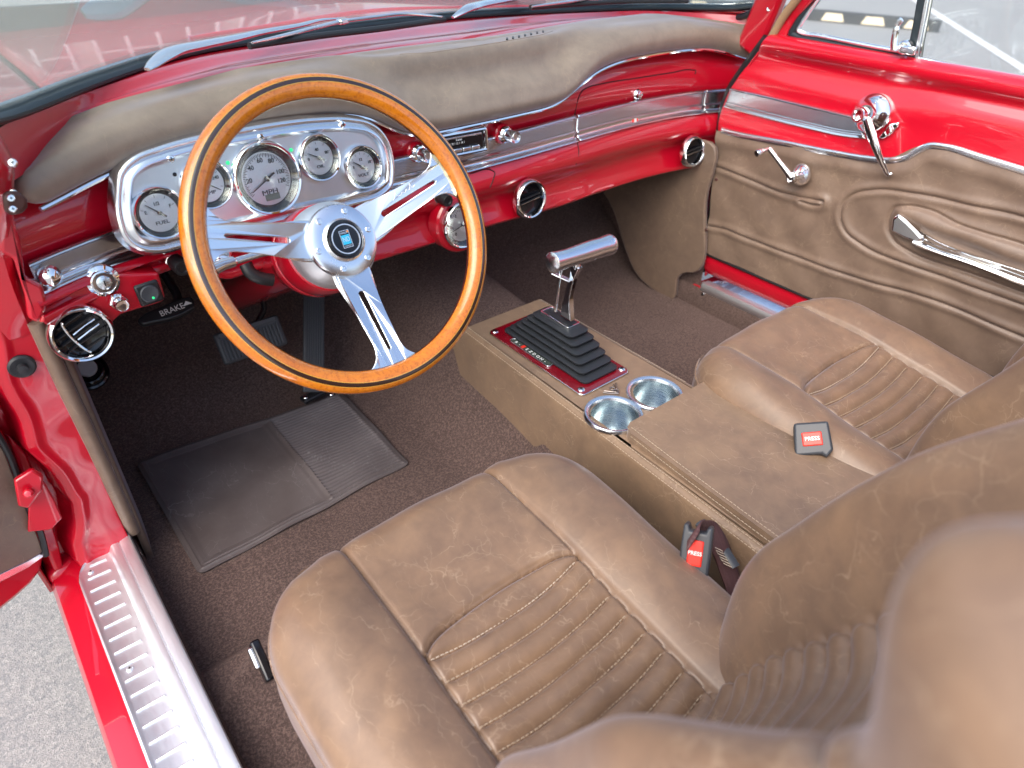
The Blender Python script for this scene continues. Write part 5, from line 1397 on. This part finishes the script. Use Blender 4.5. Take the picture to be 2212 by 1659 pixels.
# moulding
def ribbon(name, pts, x, prof, mat, parent):
    """prof: list of (dx, dz) swept along pts (y,z)"""
    P = np.array(pts); rows = []
    for i in range(len(P)):
        t = P[min(i+1, len(P)-1)]-P[max(i-1, 0)]; t /= np.linalg.norm(t); n = np.array([-t[1], t[0]]); n = n if n[1] > 0 else -n
        rows.append([(x-dx, P[i][0]+n[0]*dz, P[i][1]+n[1]*dz) for dx, dz in prof])
    mb = MB(); mb.grid(rows); return build(name, mb, mat, parent, smooth=50)
ribbon('lower_moulding', MOs, .7080, [(0, -.0065), (.004, -.0065), (.0058, -.0045), (.0058, -.002), (.004, -.0008), (.004, .0006), (.0062, .002), (.0062, .0048), (.004, .0068), (0, .007)], CHR2, pd)
# upper chrome band with ribs
BT_ = [DY(u, v, .714) for u, v in ((1578, 190), (1640, 203), (1740, 226), (1850, 252))]; BB_ = [DY(u, v, .714) for u, v in ((1565, 231), (1640, 252), (1740, 277), (1830, 296), (1872, 300))]
BT_ = spl(BT_, 60); BB_ = spl(BB_, 60)
pr = [(0, 1.0), (.006, .99), (.008, .95), (.006, .90)]+sum([[(.0035, .88-.065*k), (.0055, .875-.065*k), (.0055, .845-.065*k), (.0035, .84-.065*k)] for k in range(9)], [])+[(.005, .28), (.008, .26), (.008, .22), (.004, .15), (.008, .07), (.008, .02), (0, 0)]
P = [[(.7185-dx, BB_[i][0]+(BT_[i][0]-BB_[i][0])*s, BB_[i][1]+(BT_[i][1]-BB_[i][1])*s) for dx, s in pr] for i in range(60)]
mb = MB(); mb.grid(P); build('chrome_band', mb, RIB, pd, solid=.001, smooth=50)
screw('band_screw', at(1605, 211, 'x', .7125), (-1, 0, 0), .003, pd)
# inner lock / release lever
q = at(1884, 244, 'x', .708); T = frame(q, (-1, .0, .12))
mb = MB(); mb.lathe([(.037, -.008), (.037, .001), (.034, .006), (.026, .013), (.020, .020), (.016, .026), (.015, .030)], T @ Matrix.Translation((0, 0, 0)), 56); ld = build('release_dome', mb, CHR, pd)
mb = MB(); T2 = frame(q+np.array([-.022, .004, .000]), (-1, .25, .0)); mb.lathe([(.0135, -.012), (.0145, .016), (.0135, .019), (.010, .019), (.008, .0155), (.0001, .0150)], T2, 36); build('release_hub', mb, CHR, ld)
lvp = [at(u, v, 'x', x) for u, v, x in ((1872, 258, .672), (1880, 285, .672), (1889, 310, .672), (1899, 338, .675), (1910, 362, .682), (1921, 378, .690), (1926, 374, .693))]
mb = MB(); mb.tube(spl(lvp, 30), np.concatenate([np.linspace(.0085, .0095, 6), np.linspace(.0095, .005, 18), np.linspace(.005, .0025, 6)]), 14, sy=.5, up=(-1, 0, 0)); build('release_lever', mb, CHR, ld)
tip = [at(u, v, 'x', .706) for u, v in ((1905, 288), (1920, 268), (1942, 264), (1938, 275), (1925, 290), (1906, 301), (1895, 298))]
poly3(tip, (-1, 0, 0), .010, CHR, 'release_fin', pd, bevel=.003)
# window crank
q = at(1728, 377, 'x', .69); T = frame(q, (-1, .05, .0))
mb = MB(); mb.lathe([(.0235, -.004), (.023, .002), (.020, .006), (.0135, .022), (.0125, .026)], T, 40); build('crank_escutcheon', mb, CHR, pd)
mb = MB(); mb.lathe([(.0115, .024), (.0115, .035), (.009, .037), (.007, .034), (.0001, .034)], T, 32); build('crank_hub', mb, CHR, pd)
h0 = Vector(q)+Vector((-.034, 0, 0)); h1 = Vector(at(1661, 321, 'x', .645)); 
mb = MB(); mb.tube([h0, h0+(h1-h0)*.3, h0+(h1-h0)*.7, h1], [.0080, .0060, .0052, .0058], 14, sy=.75, up=(-1, 0, 0)); build('crank_arm', mb, CHR, pd)
h2 = Vector(at(1634, 332, 'x', .615)); dd = (h2-h1)
mb = MB(); mb.tube([h1, h1+dd*.3, h1+dd*.6, h1+dd*.9, h2], [.0035, .0035, .0065, .0078, .0065], 18); build('crank_knob', mb, CHR, pd)
# pull handle: ribbed cup and long chrome lip
cup_o = [at(u, v, 'x', .688) for u, v in cc([(1490, 1245), (1500, 1180), (1530, 1155), (1570, 1185), (1620, 1235), (1665, 1280), (1670, 1305), (1640, 1312), (1560, 1285)])]
poly3(cup_o, (-1, 0, 0), .008, CHR, 'pull_cup_rim', pd, bevel=.003)
cup_i = [at(u, v, 'x', .6865) for u, v in cc([(1505, 1245), (1512, 1190), (1532, 1172), (1570, 1205), (1615, 1250), (1650, 1288), (1635, 1300), (1565, 1275)])]
poly3(cup_i, (-1, -.25, .35), .002, BRU, 'pull_cup', pd)
lipT = spl([DY(u, v, .69) for u, v in cc([(1640, 1245), (1750, 1310), (1900, 1370), (2212, 1470), (2500, 1570)])], 50); lipB = spl([DY(u, v, .69) for u, v in cc([(1610, 1320), (1700, 1355), (1900, 1420), (2212, 1545), (2500, 1650)])], 50)
P = [[(.704-dx, lipB[i][0]+(lipT[i][0]-lipB[i][0])*s, lipB[i][1]+(lipT[i][1]-lipB[i][1])*s) for dx, s in ((0, 0), (.014, .01), (.020, .10), (.020, .25), (.014, .38), (.002, .46), (.000, .60), (.002, .82), (.010, .90), (.012, .97), (0, 1.0))] for i in range(50)]
mb = MB(); mb.grid([list(spl(r_, 30)) for r_ in P]); build('pull_handle', mb, CHR, pd)
# window frames
def rod(name, pts, wd, th, mat, parent=pd): return strip(name, pts, (0, 0, 1), wd, th, mat, parent, .003)
vb = [at(u, v, 'x', .742) for u, v in ((1975, 135), (1981, 90), (1990, 45), (1998, 0), (2006, -40))]
strip('division_bar', vb, (0, 1, 0), .022, .018, GASK, pd, .003)
vb2 = [p+np.array([-.010, -.008, 0]) for p in vb]; strip('division_trim', vb2, (0, 1, 0), .006, .006, CHR2, pd, .001)
vb2 = [p+np.array([-.006, -.013, 0]) for p in vb]; strip('division_edge', vb2, (0, 1, 0), .003, .006, CHR, pd, .001)
fr_ = [at(u, v, 'x', .742) for u, v in ((1775, -20), (1757, 5), (1738, 30), (1718, 62), (1712, 72), (1720, 78), (1760, 87), (1820, 100), (1880, 112), (1960, 128))]
mb = MB(); mb.tube(spl(fr_, 70), .0095, 12, up=(-1, 0, 0)); build('vent_window_seal', mb, GASK, pd)
fr2 = [at(u, v, 'x', .735) for u, v in ((1780, -20), (1764, 2), (1745, 30), (1728, 57), (1724, 65), (1732, 70), (1770, 77), (1830, 89), (1880, 99), (1955, 112))]
mb = MB(); mb.tube(spl(fr2, 70), .0042, 10, up=(-1, 0, 0)); build('vent_window_frame', mb, CHR2, pd)
gl = [at(u, v, 'x', .742) for u, v in ((1780, -30), (1722, 66), (1960, 116), (2000, -30))]
poly3(gl, (1, 0, 0), .003, GLS3, 'vent_window_glass', pd)
gl = [at(u, v, 'x', .746) for u, v in ((1990, 145), (2400, 245), (2400, -100), (2015, -60))]
poly3(gl, (1, 0, 0), .003, GLS3, 'window_glass', pd)
for nm, dz, rr, mt_ in (('belt_weather_strip', .004, .0065, GASK), ('belt_moulding', .0115, .0028, CHR), ('belt_moulding', -.004, .003, CHR)):
    pp_ = [at(u, v, 'x', .735) for u, v in ((1978, 132), (2060, 150), (2212, 184), (2400, 228))]
    mb = MB(); mb.tube([p+np.array([0 if dz > 0 else -.008, 0, dz-.006]) for p in pp_], rr, 10); build(nm, mb, mt_, pd)
# vent window latch
q = at(1955, 102, 'x', .722); T = frame(q, (-1, 0, 0)); mb = MB(); mb.lathe([(.012, -.006), (.012, .006), (.009, .010), (.0001, .011)], T, 24); build('latch_base', mb, CHR, pd)
lt = [at(u, v, 'x', .708) for u, v in ((1931, 108), (1932, 85), (1936, 65), (1942, 48), (1948, 42))]
mb = MB(); mb.tube(spl(lt, 20), [.0062]*14+[.005]*6, 12, sy=.8); build('latch_lever', mb, CHR, pd)
mb = MB(); mb.box((.0, 0, 0), (.010, .030, .014), Matrix.Translation(tuple(at(1960, 108, 'x', .712)))); build('latch_block', mb, CHR, pd, bevel=.003)

# ================================================================== DRIVER DOOR (open)
dd_ = thing('driver_door', (-.86, .1, -.05), 'open driver door edge with brown leather panel and red lower skin', 'car door')
DP = (-.810, .205, 0); ddir = Vector((-.92, -.39, 0)).normalized(); dn = Vector((-ddir.y, ddir.x, 0)); dn = dn if dn.y < 0 else -dn
def DD(u, v, o=0): return Vector(atp(u, v, Vector(DP)+dn*o, dn))
lpn = [DD(u, v, .012) for u, v in ((-140, 700), (-20, 930), (10, 975), (50, 1080), (85, 1165), (94, 1192), (60, 1212), (-20, 1250), (-160, 1320), (-400, 1200))]
poly3(lpn, dn, .006, LEA_D, 'leather_panel', dd_, bevel=.002)
mb = MB(); mb.tube(spl([DD(u, v, .014) for u, v in ((-140, 690), (-20, 915), (12, 965), (54, 1075), (92, 1165), (100, 1200))], 30), .004, 8); build('panel_welt', mb, BLK, dd_)
ch = [DD(u, v, .010) for u, v in ((96, 1190), (60, 1212), (-20, 1250), (-160, 1320), (-160, 1336), (-20, 1268), (62, 1226), (98, 1200))]
poly3(ch, dn, .006, CHR2, 'lower_trim', dd_, bevel=.001)
sk = [DD(u, v, .0) for u, v in ((100, 1185), (92, 1232), (70, 1262), (40, 1290), (0, 1322), (-160, 1440), (-400, 1500), (-400, 1100), (-140, 640), (-60, 800), (-10, 900), (20, 950), (62, 1060))]
poly3(sk, dn, .035, RED, 'door_skin', dd_, bevel=.008)
pts = [DD(u, v, -.004) for u, v in ((20, 940), (62, 1060), (100, 1185), (120, 1235), (140, 1230), (130, 1180), (100, 1080), (60, 980))]
poly3(pts, dn, .03, RED, 'door_end', dd_, bevel=.004)

# ================================================================== WIPERS
def wiper(arm, blade, rub, label):
    t = thing('windshield_wiper', arm[0], label, 'windshield wiper', 'windshield wipers')
    mb = MB(); a = spl(arm, 40); n = len(a); mb.tube(a, np.interp(np.linspace(0, 1, n), [0, .03, .10, .3, .75, 1], [.005, .010, .0145, .012, .007, .004]), 12, sy=.42, up=(0, 0, 1)); build('arm', mb, CHR2, t)
    mb = MB(); mb.tube(spl(blade, 50), np.interp(np.linspace(0, 1, 50), [0, .15, .5, .85, 1], [.0025, .0045, .005, .0045, .0025]), 10, sy=.6, up=(0, 0, 1)); build('bridge', mb, CHR2, t)
    mb = MB(); mb.tube(spl(rub, 40), .0055, 10, sy=.9, up=(0, 0, 1)); build('blade', mb, RUB, t)
    mb = MB(); m_ = Vector(blade[len(blade)//2]); mb.box((0, 0, 0), (.022, .012, .008), Matrix.Translation(m_) @ Matrix.Rotation(.5, 4, 'Z')); build('clip', mb, CHR, t, bevel=.002)
W = lambda L, z: [at(u, v, 'z', z) for u, v in L]
wiper([at(u, v, 'z', z) for u, v, z in ((318, 150, .705), (345, 128, .712), (372, 112, .716), (430, 98, .716), (500, 84, .714), (562, 70, .712), (640, 56, .712), (705, 42, .712), (745, 40, .710))], W([(545, 92), (600, 80), (680, 60), (740, 46), (800, 38), (880, 30), (955, 36)], .716), W([(538, 99), (600, 90), (700, 76), (820, 62), (960, 42)], .708), 'chrome wiper resting on the driver side of the glass')
wiper([at(u, v, 'z', z) for u, v, z in ((978, 38, .705), (1000, 24, .714), (1030, 12, .716), (1075, 3, .716), (1140, -8, .714), (1220, -20, .712), (1300, -30, .712))], W([(1150, 14), (1240, 2), (1330, -10), (1400, -14), (1485, -2)], .716), W([(1146, 16), (1250, 8), (1380, 2), (1486, 2)], .709), 'chrome wiper on the passenger side, partly out of the picture')

# ================================================================== BUILDING mirrored in the hood (beyond the top edge of the picture)
bd = thing('building', (-2, 26, GZ), 'pale commercial building with white gridded windows, seen only mirrored in the hood', 'building')
WALLM = M_('pale_render', (.42, .40, .37), .8); GLM = M_('dark_window_glass', (.03, .04, .045), .05, 0., Specular_IOR_Level=.8); WFR = M_('white_window_frame', (.8, .8, .8), .5)
mb = MB(); mb.box((-3, 27, 3.2+GZ), (34, 2, 6.4)); build('wall', mb, WALLM, bd, smooth=0)
mb = MB(); mb.box((-3, 26.9, 6.55+GZ), (34.6, 2.6, .3)); build('roof_edge', mb, WFR, bd, smooth=0)
for i in range(7):
    x = -17.5+i*4.7
    mb = MB(); mb.box((x, 25.98, 2.9+GZ), (3.9, .06, 4.4)); wd = build('window', mb, GLM, bd, smooth=0)
    mb = MB()
    for k in range(5): mb.box((x-1.95+k*.975, 25.93, 2.9+GZ), (.12, .06, 4.5))
    for k in range(5): mb.box((x, 25.90, .7+k*1.1+GZ), (4.0, .06, .12))
    build('window_frame', mb, WFR, wd, smooth=0)
